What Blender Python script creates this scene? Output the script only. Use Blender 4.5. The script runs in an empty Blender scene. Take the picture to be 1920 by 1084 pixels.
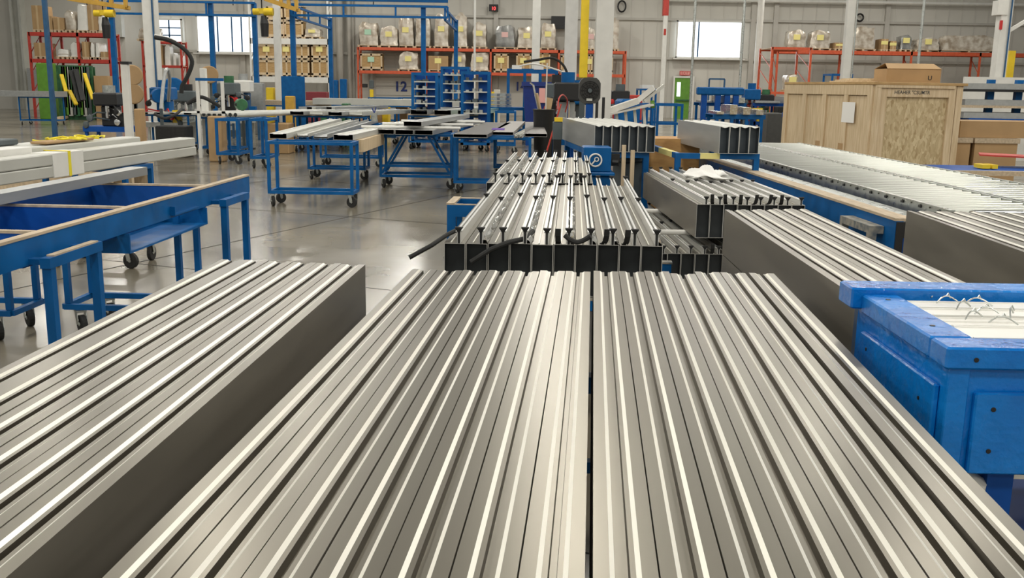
import bpy, math, random
from mathutils import Vector, Matrix
random.seed(7)
S = bpy.context.scene
C = bpy.context.collection
PI = math.pi

# ------------------------------------------------------------------ camera, world, lights, exposure
F, EYE = 1811.0, 1.6                       # focal length in pixels of the 1920 frame, eye height
PITCH, ROLL = math.radians(11.8), math.radians(0.9)
cp, sp, cr, sr = math.cos(PITCH), math.sin(PITCH), math.cos(ROLL), math.sin(ROLL)
CR, CU, CF = Vector((cr, sr*sp, sr*cp)), Vector((-sr, cr*sp, cr*cp)), Vector((0, cp, -sp))
cam_d = bpy.data.cameras.new('camera'); cam = bpy.data.objects.new('camera', cam_d); C.objects.link(cam)
cam_d.sensor_fit = 'HORIZONTAL'; cam_d.sensor_width = 36; cam_d.lens = 36*F/1920
cam_d.clip_start = 0.02; cam_d.clip_end = 500
cam.matrix_world = Matrix(((CR.x, CU.x, -CF.x, 0), (CR.y, CU.y, -CF.y, 0), (CR.z, CU.z, -CF.z, EYE), (0, 0, 0, 1)))
S.camera = cam

S.view_settings.view_transform = 'Standard'; S.view_settings.look = 'None'
S.view_settings.gamma = 1; S.view_settings.exposure = -0.15
S.view_settings.use_curve_mapping = False

w = bpy.data.worlds.new('hall_light'); S.world = w; w.use_nodes = True
nt = w.node_tree; nt.nodes.clear()
tc = nt.nodes.new('ShaderNodeTexCoord'); sx = nt.nodes.new('ShaderNodeSeparateXYZ')
rp = nt.nodes.new('ShaderNodeValToRGB'); bg = nt.nodes.new('ShaderNodeBackground'); wo = nt.nodes.new('ShaderNodeOutputWorld')
nt.links.new(tc.outputs['Generated'], sx.inputs[0]); nt.links.new(sx.outputs['Z'], rp.inputs[0])
e = rp.color_ramp.elements
e[0].position = 0.0; e[0].color = (0.80, 0.78, 0.72, 1)
e[1].position = 1.0; e[1].color = (0.26, 0.255, 0.235, 1)
for pos, c in ((0.12, (0.95, 0.94, 0.88, 1)), (0.36, (0.85, 0.84, 0.77, 1)), (0.52, (0.30, 0.29, 0.26, 1))):
    n = e.new(pos); n.color = c
nt.links.new(rp.outputs[0], bg.inputs[0]); bg.inputs[1].default_value = 0.47
nt.links.new(bg.outputs[0], wo.inputs[0])

def area(x, y, z, sx_, sy_, power, col=(1, .96, .88), rot=(0, 0, 0)):
    l = bpy.data.lights.new('hall_area_light', 'AREA'); l.shape = 'RECTANGLE'; l.size = sx_; l.size_y = sy_
    l.energy = power; l.color = col
    o = bpy.data.objects.new('hall_area_light', l); C.objects.link(o); o.location = (x, y, z); o.rotation_euler = rot
    return o
for ix in range(-3, 4):
    for iy in range(-3, 8):  # high-bay lamps; unseen rows behind the camera added to brighten front faces
        area(ix*6.5 + 1.2, 2.0 + iy*7.0, 8.6, 0.7, 1.3, 185)
# area lights added as the daylight through the two window groups
area(-14.0, 54.0, 3.9, 4.5, 2.0, 120, (.85, .93, 1), (math.radians(-90), 0, 0))
area(12.0, 54.0, 3.6, 3.6, 2.0, 100, (.85, .93, 1), (math.radians(-90), 0, 0))

# ------------------------------------------------------------------ surveying helpers (photo pixel -> place in the hall)
def ray(px, py):
    return CF + CR*((px-960)/F) + CU*((542-py)/F)
def P(px, py, z=0.0):
    d = ray(px, py); t = (z-EYE)/d.z
    return Vector((d.x*t, d.y*t, z))
def D(px, py, Y):
    d = ray(px, py); t = Y/d.y
    return Vector((d.x*t, Y, EYE + d.z*t))

# ------------------------------------------------------------------ materials
M = {}
def mat(name, col, rough=0.5, metal=0.0, var=0.0, scale=8.0, stretch=(1, 1, 1), bump=0.0, col2=None, emit=0.0, rvar=0.0, coat=0.0, bscale=None, spec=None):
    m = bpy.data.materials.new(name); m.use_nodes = True
    t = m.node_tree; b = t.nodes['Principled BSDF']
    b.inputs['Roughness'].default_value = rough; b.inputs['Metallic'].default_value = metal
    b.inputs['Base Color'].default_value = (*col, 1)
    if coat: b.inputs['Coat Weight'].default_value = coat; b.inputs['Coat Roughness'].default_value = 0.15
    if spec is not None: b.inputs['Specular IOR Level'].default_value = spec
    if emit:
        b.inputs['Emission Color'].default_value = (*col, 1); b.inputs['Emission Strength'].default_value = emit
    if var or col2 or bump or rvar:
        tc = t.nodes.new('ShaderNodeTexCoord'); mp = t.nodes.new('ShaderNodeMapping'); no = t.nodes.new('ShaderNodeTexNoise')
        mp.inputs['Scale'].default_value = stretch; no.inputs['Scale'].default_value = scale; no.inputs['Detail'].default_value = 6
        t.links.new(tc.outputs['Object'], mp.inputs[0]); t.links.new(mp.outputs[0], no.inputs[0])
        if var or col2:
            r = t.nodes.new('ShaderNodeValToRGB'); r.color_ramp.elements[0].position = 0.35; r.color_ramp.elements[1].position = 0.68
            c2 = col2 if col2 else tuple(min(1, c*(1+var)) for c in col)
            c1 = col if col2 else tuple(c*(1-var) for c in col)
            r.color_ramp.elements[0].color = (*c1, 1); r.color_ramp.elements[1].color = (*c2, 1)
            t.links.new(no.outputs[0], r.inputs[0]); t.links.new(r.outputs[0], b.inputs['Base Color'])
        if rvar:
            mr = t.nodes.new('ShaderNodeMapRange'); mr.inputs['To Min'].default_value = max(0.02, rough-rvar); mr.inputs['To Max'].default_value = rough+rvar
            mr.inputs['From Min'].default_value = 0.3; mr.inputs['From Max'].default_value = 0.7
            t.links.new(no.outputs[0], mr.inputs[0]); t.links.new(mr.outputs[0], b.inputs['Roughness'])
        if bump:
            bp = t.nodes.new('ShaderNodeBump'); bp.inputs['Strength'].default_value = bump; bp.inputs['Distance'].default_value = 0.01
            src = no
            if bscale:
                src = t.nodes.new('ShaderNodeTexNoise'); src.inputs['Scale'].default_value = bscale; src.inputs['Detail'].default_value = 4
                t.links.new(mp.outputs[0], src.inputs[0])
            t.links.new(src.outputs[0], bp.inputs['Height']); t.links.new(bp.outputs[0], b.inputs['Normal'])
    M[name] = m
    return m
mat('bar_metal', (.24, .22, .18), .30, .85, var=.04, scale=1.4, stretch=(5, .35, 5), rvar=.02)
mat('bar_highlight', (.80, .78, .70), .42, .7, var=.04, scale=2, stretch=(5, .5, 5), rvar=.04)  # paler than the flats: the slope's highlight is put into the colour
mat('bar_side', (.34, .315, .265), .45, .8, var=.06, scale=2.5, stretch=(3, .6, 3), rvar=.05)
mat('mill_steel', (.66, .65, .60), .24, .95, var=.06, scale=5, stretch=(4, .5, 4), rvar=.08)
mat('galvanised', (.50, .52, .49), .33, .85, var=.12, scale=14, rvar=.1)
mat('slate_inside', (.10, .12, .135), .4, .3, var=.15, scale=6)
mat('roller_zinc', (.40, .41, .37), .30, .85)
mat('dark_red', (.22, .025, .035), .5)
mat('fin_bright', (.86, .86, .83), .32, .55)
mat('chrome', (.82, .82, .80), .12, 1.0)
mat('edge_light', (.72, .71, .66), .35, .6)
mat('grey_alu', (.42, .43, .42), .38, .6, var=.08, scale=3, stretch=(4, .5, 4))
mat('pale_alu', (.60, .60, .55), .42, .35, var=.07, scale=3, stretch=(4, .5, 4))
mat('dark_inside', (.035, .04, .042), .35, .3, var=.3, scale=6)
mat('black', (.012, .012, .012), .45)
mat('black_rubber', (.018, .018, .017), .75, var=.2, scale=20)
mat('blue_paint', (.001, .10, .31), .42, 0, var=.14, scale=7, rvar=.1, spec=.25)
mat('blue_gloss', (.001, .15, .54), .24, 0, col2=(.002, .22, .68), scale=4, rvar=.12, bump=.6, bscale=26, spec=.5, stretch=(1, 1, 1))
mat('blue_dark', (.003, .07, .32), .5, 0, var=.12, scale=5, spec=.25)
mat('navy', (.008, .03, .20), .5, 0, var=.12, scale=5)
mat('steel_blue', (.02, .09, .20), .45, 0, var=.15, scale=6)
mat('raw_wood', (.60, .47, .31), .7, 0, var=.14, scale=5, stretch=(6, 6, .8), bump=.1)
mat('pine', (.70, .56, .37), .65, 0, col2=(.55, .41, .24), scale=4, stretch=(7, 7, .6), bump=.08)
mat('ply', (.60, .34, .12), .65, 0, col2=(.46, .24, .08), scale=3, stretch=(2, 2, 6))
mat('cap_wood', (.50, .40, .28), .7, 0, var=.16, scale=6, stretch=(5, 1, 5))
mat('cardboard', (.42, .27, .13), .8, 0, var=.07, scale=3)
mat('cardboard_pale', (.56, .41, .23), .8, 0, var=.06, scale=3)
mat('white_plastic', (.80, .79, .74), .35, 0, var=.04, scale=5)
mat('white_paint', (.74, .73, .68), .45, 0, var=.05, scale=4)
mat('cream_beam', (.55, .55, .50), .38, .1, var=.05, scale=3)
mat('white_paper', (.85, .84, .80), .8)
mat('wall_paint', (.62, .60, .54), .75, 0, var=.04, scale=.7)
mat('wall_panel', (.60, .58, .53), .7, 0, var=.05, scale=.5, stretch=(1, 1, .3))
mat('girt_paint', (.50, .48, .43), .6, 0, var=.05, scale=2)
mat('rack_orange', (.62, .10, .035), .45, 0, var=.12, scale=8)
mat('rack_red', (.50, .045, .03), .45, 0, var=.12, scale=8)
mat('yellow', (.82, .58, .02), .45, 0, var=.06, scale=6)
mat('crane_orange', (.62, .36, .05), .45, 0, var=.1, scale=6)
mat('strap_yellow', (.85, .72, .02), .5)
mat('green_paint', (.12, .30, .03), .45, 0, var=.1, scale=5)
mat('green_dark', (.03, .13, .05), .5, 0, var=.3, scale=5)
mat('red', (.55, .02, .02), .45)
mat('pink_paper', (.80, .40, .36), .8)
mat('purple', (.10, .03, .30), .7)
mat('label_yellow', (.85, .75, .28), .7)
mat('label_mint', (.45, .70, .52), .7)
mat('label_pink', (.75, .48, .45), .7)
mat('shrink_wrap', (.34, .27, .19), .16, .25, col2=(.74, .68, .58), scale=3.2, bump=.8, bscale=6, coat=.8)
mat('shrink_dark', (.16, .16, .15), .12, .35, col2=(.36, .36, .34), scale=3.0, bump=.8, bscale=6, coat=.9)
mat('crate_wood', (.52, .34, .15), .75, 0, col2=(.40, .25, .10), scale=6, stretch=(1, 1, 5))
mat('grey_plastic', (.09, .11, .115), .6, 0, var=.1, scale=4)
mat('fan_grey', (.055, .055, .05), .6, 0, var=.1, scale=10)
mat('worn', (.34, .31, .25), .8, 0, col2=(.12, .14, .15), scale=22)
mat('screen_red', (1.0, .05, .05), .5, emit=3)
mat('screen_off', (.02, .02, .02), .2)
mat('glass_sky', (.86, .93, 1.0), .3, emit=1.6)
mat('frosted', (.7, .7, .7), .3)
mat('tape_lilac', (.62, .60, .66), .3, .1)
mat('teal_film', (.35, .60, .55), .25, .3)
mat('dirty_white', (.70, .68, .62), .6, 0, var=.08, scale=9)

# polished concrete
def floor_mat():
    m = bpy.data.materials.new('polished_concrete'); m.use_nodes = True; t = m.node_tree; b = t.nodes['Principled BSDF']
    tc = t.nodes.new('ShaderNodeTexCoord'); n1 = t.nodes.new('ShaderNodeTexNoise'); n1.inputs['Scale'].default_value = .55; n1.inputs['Detail'].default_value = 9
    r = t.nodes.new('ShaderNodeValToRGB'); r.color_ramp.elements[0].position = .32; r.color_ramp.elements[1].position = .7
    r.color_ramp.elements[0].color = (.165, .145, .108, 1); r.color_ramp.elements[1].color = (.29, .26, .20, 1)
    n2 = t.nodes.new('ShaderNodeTexNoise'); n2.inputs['Scale'].default_value = .9; n2.inputs['Detail'].default_value = 3
    mr = t.nodes.new('ShaderNodeMapRange'); mr.inputs['To Min'].default_value = .14; mr.inputs['To Max'].default_value = .24
    mr.inputs['From Min'].default_value = .3; mr.inputs['From Max'].default_value = .7
    t.links.new(tc.outputs['Object'], n1.inputs[0]); t.links.new(tc.outputs['Object'], n2.inputs[0])
    t.links.new(n1.outputs[0], r.inputs[0]); t.links.new(r.outputs[0], b.inputs['Base Color'])
    t.links.new(n2.outputs[0], mr.inputs[0]); t.links.new(mr.outputs[0], b.inputs['Roughness'])
    bp = t.nodes.new('ShaderNodeBump'); bp.inputs['Strength'].default_value = .03; bp.inputs['Distance'].default_value = .01
    t.links.new(n2.outputs[0], bp.inputs['Height']); t.links.new(bp.outputs[0], b.inputs['Normal'])
    M['floor'] = m
floor_mat()
def osb_mat():
    m = bpy.data.materials.new('strand_board'); m.use_nodes = True; t = m.node_tree; b = t.nodes['Principled BSDF']
    tc = t.nodes.new('ShaderNodeTexCoord'); mp = t.nodes.new('ShaderNodeMapping'); mp.inputs['Scale'].default_value = (16, 16, 7); mp.inputs['Rotation'].default_value = (0, .7, 0)
    n0 = t.nodes.new('ShaderNodeTexNoise'); n0.inputs['Scale'].default_value = 1.2
    vo = t.nodes.new('ShaderNodeTexVoronoi'); vo.inputs['Scale'].default_value = 2.0
    mx = t.nodes.new('ShaderNodeVectorMath'); mx.operation = 'ADD'
    t.links.new(tc.outputs['Object'], mp.inputs[0]); t.links.new(mp.outputs[0], n0.inputs[0]); t.links.new(mp.outputs[0], mx.inputs[0]); t.links.new(n0.outputs['Color'], mx.inputs[1])
    t.links.new(mx.outputs[0], vo.inputs[0])
    n = t.nodes.new('ShaderNodeTexNoise'); n.inputs['Scale'].default_value = 2.6; n.inputs['Detail'].default_value = 7; t.links.new(vo.outputs['Color'], n.inputs[0])
    r = t.nodes.new('ShaderNodeValToRGB'); r.color_ramp.elements[0].position = .3; r.color_ramp.elements[1].position = .62
    r.color_ramp.elements[0].color = (.38, .27, .13, 1); r.color_ramp.elements[1].color = (.66, .54, .33, 1)
    t.links.new(n.outputs[0], r.inputs[0]); t.links.new(r.outputs[0], b.inputs['Base Color']); b.inputs['Roughness'].default_value = .75
    M['osb'] = m
osb_mat()

# ------------------------------------------------------------------ mesh builder
class MB:
    def __init__(s): s.v = []; s.f = []; s.m = []; s.mi = 0; s.mats = []
    def use(s, name):
        if name not in s.mats: s.mats.append(name)
        s.mi = s.mats.index(name); return s
    def add(s, vs, fs):
        k = len(s.v); s.v += [Vector(v) for v in vs]
        for f in fs: s.f.append([k+i for i in f]); s.m.append(s.mi)
        return s
    def box(s, x0, x1, y0, y1, z0, z1):
        return s.add([(x0, y0, z0), (x1, y0, z0), (x1, y1, z0), (x0, y1, z0), (x0, y0, z1), (x1, y0, z1), (x1, y1, z1), (x0, y1, z1)],
                     [(0, 3, 2, 1), (4, 5, 6, 7), (0, 1, 5, 4), (1, 2, 6, 5), (2, 3, 7, 6), (3, 0, 4, 7)])
    def cbox(s, x0, x1, y0, y1, z0, z1, b=.004):
        # box with chamfered vertical and top edges
        b = min(b, (x1-x0)*.3, (y1-y0)*.3, (z1-z0)*.3)
        def ring(i, z): return [(x0+i+b, y0+i, z), (x1-i-b, y0+i, z), (x1-i, y0+i+b, z), (x1-i, y1-i-b, z), (x1-i-b, y1-i, z), (x0+i+b, y1-i, z), (x0+i, y1-i-b, z), (x0+i, y0+i+b, z)]
        vs = ring(b, z0) + ring(0, z0+b) + ring(0, z1-b) + ring(b, z1)
        fs = [tuple(reversed(range(8))), tuple(range(24, 32))]
        for r in range(3):
            for i in range(8):
                j = (i+1) % 8; fs.append((r*8+i, r*8+j, (r+1)*8+j, (r+1)*8+i))
        return s.add(vs, fs)
    def bar(s, p, q, w=.04, h=None, up=(0, 0, 1)):
        p, q = Vector(p), Vector(q); h = w if h is None else h
        d = (q-p).normalized(); u = Vector(up)
        if abs(d.dot(u)) > .98: u = Vector((0, 1, 0))
        x = d.cross(u).normalized(); z = x.cross(d)
        vs = [o + x*a*w/2 + z*b*h/2 for o in (p, q) for a, b in ((-1, -1), (1, -1), (1, 1), (-1, 1))]
        return s.add(vs, [(0, 1, 2, 3), (7, 6, 5, 4), (0, 4, 5, 1), (1, 5, 6, 2), (2, 6, 7, 3), (3, 7, 4, 0)])
    def tube(s, pts, r=.02, n=10, cap=True, radii=None):
        pts = [Vector(p) for p in pts]; k = len(s.v); x = None
        for i, p in enumerate(pts):
            d = (pts[min(i+1, len(pts)-1)] - pts[max(i-1, 0)]).normalized()
            if x is None:
                x = d.cross(Vector((0, 0, 1)));
                if x.length < .05: x = d.cross(Vector((0, 1, 0)))
            else: x = x - d*x.dot(d)
            x.normalize(); y = d.cross(x); rr = radii[i] if radii else r
            for j in range(n):
                a = 2*PI*j/n; s.v.append(p + x*math.cos(a)*rr + y*math.sin(a)*rr)
        for i in range(len(pts)-1):
            for j in range(n):
                l = (j+1) % n; s.f.append([k+i*n+j, k+i*n+l, k+(i+1)*n+l, k+(i+1)*n+j]); s.m.append(s.mi)
        if cap:
            s.f.append([k+j for j in reversed(range(n))]); s.m.append(s.mi)
            s.f.append([k+(len(pts)-1)*n+j for j in range(n)]); s.m.append(s.mi)
        return s
    def disc(s, c, axis, r, t, n=20):   # a solid disc (wheel, reel)
        c, a = Vector(c), Vector(axis).normalized()
        return s.tube([c-a*t/2, c-a*t*.42, c+a*t*.42, c+a*t/2], r, n, radii=[r*.9, r, r, r*.9])
    def ext(s, prof, L, y0=0, caps=True):        # extrude an (x,z) loop along +y; material ids may ride on prof as third value
        n = len(prof); k = len(s.v)
        for y in (y0, y0+L):
            for p in prof: s.v.append(Vector((p[0], y, p[1])))
        for i in range(n):
            j = (i+1) % n; s.f.append([k+i, k+j, k+n+j, k+n+i]); s.m.append(prof[i][2] if len(prof[i]) > 2 else s.mi)
        if caps:
            s.f.append([k+i for i in reversed(range(n))]); s.m.append(s.mi); s.f.append([k+n+i for i in range(n)]); s.m.append(s.mi)
        return s
    def ring(s, outer, inner, L, y0=0, mo=0, mi=0, me=0):   # hollow section along y
        n = len(outer); k = len(s.v)
        for y in (y0, y0+L):
            for p in outer: s.v.append(Vector((p[0], y, p[1])))
            for p in inner: s.v.append(Vector((p[0], y, p[1])))
        for i in range(n):
            j = (i+1) % n; a, b = k, k+2*n
            s.f.append([a+i, a+j, b+j, b+i]); s.m.append(outer[i][2] if len(outer[i]) > 2 else mo)
            s.f.append([a+n+j, a+n+i, b+n+i, b+n+j]); s.m.append(mi)
            s.f.append([a+i, a+n+i, a+n+j, a+j]); s.m.append(me); s.f.append([b+i, b+j, b+n+j, b+n+i]); s.m.append(me)
        return s
    def xf(s, loc=(0, 0, 0), rz=0, k0=0):
        m = Matrix.Translation(loc) @ Matrix.Rotation(rz, 4, 'Z')
        for i in range(k0, len(s.v)): s.v[i] = m @ s.v[i]
        return s
    def mesh(s, name, mname=None, smooth=False):
        me = bpy.data.meshes.new(name); me.from_pydata([tuple(v) for v in s.v], [], s.f)
        names = s.mats if s.mats else [mname]
        for nme in names: me.materials.append(M[nme])
        if s.mats: me.polygons.foreach_set('material_index', s.m)
        if smooth:
            me.polygons.foreach_set('use_smooth', [True]*len(s.f))
            try: me.set_sharp_from_angle(angle=math.radians(38))
            except Exception: pass
        me.update(); return me
    def build(s, name, mname=None, parent=None, world=False, smooth=False):
        if world and parent:
            mi = (Matrix.Translation(parent.location) @ Matrix.Rotation(parent.rotation_euler.z, 4, 'Z')).inverted()
            s.v = [mi @ v for v in s.v]
        o = bpy.data.objects.new(name, s.mesh(name, mname, smooth)); C.objects.link(o)
        if parent: o.parent = parent
        return o

def tag(o, label, cat, group=None, kind=None):
    o['label'] = label; o['category'] = cat
    if group: o['group'] = group
    if kind: o['kind'] = kind
    return o
def thing(name, label, cat, loc=(0, 0, 0), rz=0, group=None):
    o = bpy.data.objects.new(name, None); C.objects.link(o); o.empty_display_size = .1
    o.location = loc; o.rotation_euler = (0, 0, rz)
    return tag(o, label, cat, group)
def solo(mb, name, mname, label, cat, group=None, loc=None, smooth=False, kind=None):
    if loc is not None:
        L = Vector(loc); mb.v = [v-L for v in mb.v]
    o = mb.build(name, mname, smooth=smooth)
    if loc is not None: o.location = loc
    return tag(o, label, cat, group, kind)
def struct(name, mb, mname, parent=None, smooth=False):
    o = mb.build(name, mname, parent, smooth=smooth)
    if not parent: o['kind'] = 'structure'
    return o
def dup(root, loc, rz, label, group=None):
    r = root.copy(); C.objects.link(r); r.location = loc; r.rotation_euler = (0, 0, rz); r['label'] = label
    if group: r['group'] = group
    for ch in list(root.children):
        c = ch.copy(); C.objects.link(c); c.parent = r
        for g in list(ch.children):
            d = g.copy(); C.objects.link(d); d.parent = c
    return r
ORD = ['first', 'second', 'third', 'fourth', 'fifth', 'sixth', 'seventh', 'eighth', 'ninth', 'tenth', 'eleventh', 'twelfth', 'thirteenth', 'fourteenth', 'fifteenth', 'sixteenth']
#@@STRUCT
# ------------------------------------------------------------------ the hall
WY = 57.0          # back wall
LY = 54.0          # nearer wall behind the left rack
lx = D(236, 100, LY).x
struct('floor', MB().box(-60, 60, -22, WY+.3, -.2, 0), 'floor')
mb = MB().box(lx-.3, 45, WY, WY+.3, 0, 9)
struct('wall_back', mb, 'wall_paint')
struct('wall_left', MB().box(-60, lx, LY, LY+.3, 0, 9), 'wall_paint')
struct('wall_return', MB().box(lx-.3, lx, LY+.3, WY, 0, 9), 'wall_paint')
# saw-cut joints in the slab
mb = MB()
a0 = P(0, 548); a1 = P(500, 440); d = (a1-a0).normalized(); nrm = Vector((-d.y, d.x, 0))
for k in range(-6, 9):
    o_ = a0 + nrm*(k*3.6); mb.bar(o_-d*60+Vector((0, 0, .0005)), o_+d*60+Vector((0, 0, .0005)), .012, .003)
for k in range(-12, 12):
    o_ = a0 + d*(k*3.6+1.4); mb.bar(o_-nrm*40+Vector((0, 0, .0005)), o_+nrm*50+Vector((0, 0, .0005)), .008, .003)
struct('trim_1', mb, 'black_rubber')
# wall girts and columns
mb = MB()
for py in (35, 108):
    z = D(1150, py, WY).z; mb.box(lx, 45, WY-.16, WY, z-.07, z+.07)
for px in (455, 560, 617, 660, 930, 1247, 1410, 1452, 1660, 1875):
    x = D(px, 60, WY).x; mb.box(x-.13, x+.13, WY-.2, WY, 0, 9)
struct('trim_2', mb, 'girt_paint')
mb = MB(); z = D(1500, 3, WY-.4).z
mb.tube([(D(1255, 3, WY-.5).x, WY-.5, z), (45, WY-.5, z)], .09)
struct('trim_3', mb, 'white_paint')
mb = MB()
for px in (617, 637, 655): x = D(px, 60, WY-.3).x; mb.tube([(x, WY-.35, 0), (x, WY-.35, 9)], .11 if px != 637 else .2)
struct('trim_4', mb, 'girt_paint')
# corrugation of the back wall
mb = MB(); x = lx
while x < 44: mb.box(x, x+.05, WY-.03, WY, 0, 9); x += .75
struct('trim_5', mb, 'wall_panel')

def window(name, px0, py0, px1, py1, Y, verts, horiz=()):
    a = D(px0, (py0+py1)/2, Y); b = D(px1, (py0+py1)/2, Y); zt = D((px0+px1)/2, py0, Y).z; zb = D((px0+px1)/2, py1, Y).z
    w_ = bpy.data.objects.new(name, None); C.objects.link(w_); w_.location = (a.x, Y, zb); w_['kind'] = 'structure'
    W_, H_ = b.x-a.x, zt-zb
    MB().box(0, W_, -.03, -.02, 0, H_).build('pane', 'glass_sky', w_)
    m = MB()
    for x0, x1, z0, z1 in ((-.08, 0, -.08, H_+.08), (W_, W_+.08, -.08, H_+.08), (-.08, W_+.08, -.08, 0), (-.08, W_+.08, H_, H_+.08)): m.box(x0, x1, -.12, 0, z0, z1)
    m.build('frame', 'white_paint', w_)
    m = MB()
    for v in verts: m.box(W_*v-.035, W_*v+.035, -.09, -.03, 0, H_)
    for v in horiz: m.box(0, W_, -.09, -.03, H_*v-.03, H_*v+.03)
    m.build('mullion', 'steel_blue', w_)
    MB().box(-.25, W_+.25, -.35, 0, -.16, -.08).build('sill', 'white_paint', w_)
    return w_
window('window_1', 372, 32, 478, 97, WY-.2, (.35, .6, .77), ())
window('window_2', 296, 38, 340, 80, WY-.2, (.5,), (.33, .66))
window('window_3', 1270, 42, 1388, 107, WY-.2, (.33,), ())
# exit door
a = D(1264, 180, WY-.2); b = D(1297, 180, WY-.2); zt = D(1280, 146, WY-.2).z
dr = bpy.data.objects.new('door_1', None); C.objects.link(dr); dr.location = (a.x, WY-.2, 0); dr['kind'] = 'structure'
dw = b.x-a.x
MB().box(0, dw, 0, .06, 0, zt).build('door_leaf', 'green_paint', dr)
MB().box(-.1, 0, -.05, .1, 0, zt+.1).box(dw, dw+.1, -.05, .1, 0, zt+.1).box(0, dw, -.05, .1, zt, zt+.1).build('door_frame', 'white_paint', dr)
MB().box(.14, .34, -.02, 0, zt-1.05, zt-.25).build('door_window', 'glass_sky', dr)
MB().box(.1, dw-.1, -.1, -.02, .98, 1.06).build('push_bar', 'green_dark', dr)
m = MB().use('red').box(-.3, .3, -.05, 0, 0, .24); m.use('pink_paper').box(-.26, .26, -.055, -.05, .03, .21)
es = m.build('exit_sign'); es.location = (a.x+dw*.55, WY-.16, zt+.14); tag(es, 'small pinkish red exit sign above the green door', 'sign')
#@@FG
# ------------------------------------------------------------------ builders for bundles and carts
def top_profile(w, h, flip=False):
    # flat flange, slope with its highlight painted pale, narrow step, groove, and the same mirrored; 0 flat, 1 slope, 2 side, 3 groove
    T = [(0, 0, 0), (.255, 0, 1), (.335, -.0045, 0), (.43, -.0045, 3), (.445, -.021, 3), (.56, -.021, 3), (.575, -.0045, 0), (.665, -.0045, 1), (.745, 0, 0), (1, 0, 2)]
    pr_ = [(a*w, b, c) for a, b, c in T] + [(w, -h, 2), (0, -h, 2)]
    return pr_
def mullion_mesh(w, h, L):
    m = MB()
    for n in ('bar_metal', 'bar_highlight', 'bar_side', 'bar_metal', 'dark_inside'): m.mats.append(n)
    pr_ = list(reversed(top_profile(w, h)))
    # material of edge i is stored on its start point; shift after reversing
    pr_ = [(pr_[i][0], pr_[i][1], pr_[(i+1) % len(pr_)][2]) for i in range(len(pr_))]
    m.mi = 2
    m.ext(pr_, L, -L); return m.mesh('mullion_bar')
GAP = .0028
def bundle(O, rz, n, w, h, L, lab, group, gaps=(), slope=0.0, jit=.02, pat=None, name='mullion_bar', meshf=mullion_mesh, parts=None, first=None, firsts=None):
    me = meshf(w, h, L); x = 0; out = []
    ax = Vector((math.cos(rz), math.sin(rz), 0)); ay = Vector((-math.sin(rz), math.cos(rz), 0))
    for i in range(n):
        o = bpy.data.objects.new(name, me); C.objects.link(o)
        dy = slope*i + (pat[i % len(pat)] if pat else random.uniform(-jit, jit))
        o.location = O + ax*x + ay*dy + Vector((0, 0, random.uniform(-.0012, .0012))); o.rotation_euler = (0, 0, rz)
        tag(o, lab(i), 'metal bar', group)
        if parts: parts(o, i)
        out.append(o); x += w + GAP + (gaps[i] if i in gaps else 0)
    return out
def leg(m, x, y, z0, z1, r): m.box(x-r, x+r, y-r, y+r, z0, z1)

def caster(parent, x, y, r=.055, turn=.4):
    m = MB(); m.box(-.03, .03, -.03, .03, r*2+.018, r*2+.03).bar((-.028, 0, r*2+.02), (-.028, -.02, r), .004, .04).bar((.028, 0, r*2+.02), (.028, -.02, r), .004, .04)
    o = m.build('caster', 'galvanised', parent); o.location = (x, y, 0); o.rotation_euler = (0, 0, turn)
    wh = MB().use('black_rubber').disc((0, -.02, r), (1, 0, 0), r, .036, 18).use('galvanised').disc((0, -.02, r), (1, 0, 0), r*.22, .045, 12).build('wheel', None, o, smooth=False)
    return o
def cart(label, O, rz, w, l, h, mname='blue_paint', t=.04, low=.17, braces=False, wheels=True, wood=False, name='steel_cart', cat='cart', mid=None, group=None, sides=True):
    T = thing(name, label, cat, O, rz, group); r = t/2; zb = low if wheels else 0.0
    m = MB()
    m.bar((0, r, h-r), (w, r, h-r), t).bar((0, l-r, h-r), (w, l-r, h-r), t)
    m.bar((r, t, h-r), (r, l-t, h-r), t).bar((w-r, t, h-r), (w-r, l-t, h-r), t)
    m.build('top_frame', mname, T)
    for x in (r, w-r):
        for y in (r, l-r): MB().box(x-r, x+r, y-r, y+r, zb if wheels else 0, h-t).build('leg', mname, T)
    m = MB(); z = low+r
    m.bar((t, r, z), (w-t, r, z), t).bar((t, l-r, z), (w-t, l-r, z), t).bar((r, t, z), (r, l-t, z), t).bar((w-r, t, z), (w-r, l-t, z), t)
    m.build('lower_frame', mname, T)
    if mid:
        m = MB(); z = mid; m.bar((t, r, z), (w-t, r, z), t).bar((t, l-r, z), (w-t, l-r, z), t).build('middle_rail', mname, T)
    if braces:
        for y in (r, l-r):
            MB().bar((t, y, low+t+.02), (w*.33, y, h-t), t*.9).build('brace', mname, T)
            MB().bar((w-t, y, low+t+.02), (w*.67, y, h-t), t*.9).build('brace', mname, T)
    if wood:
        MB().box(-.005, w+.005, .0, .05, h, h+.02).box(-.005, w+.005, l-.05, l, h, h+.02).build('wooden_pad', 'cap_wood', T)
    if wheels:
        for i, (x, y) in enumerate(((.05, .05), (w-.05, .05), (.05, l-.05), (w-.05, l-.05))): caster(T, x, y, (low-.03)/2, .5+i*.9)
    return T

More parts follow.
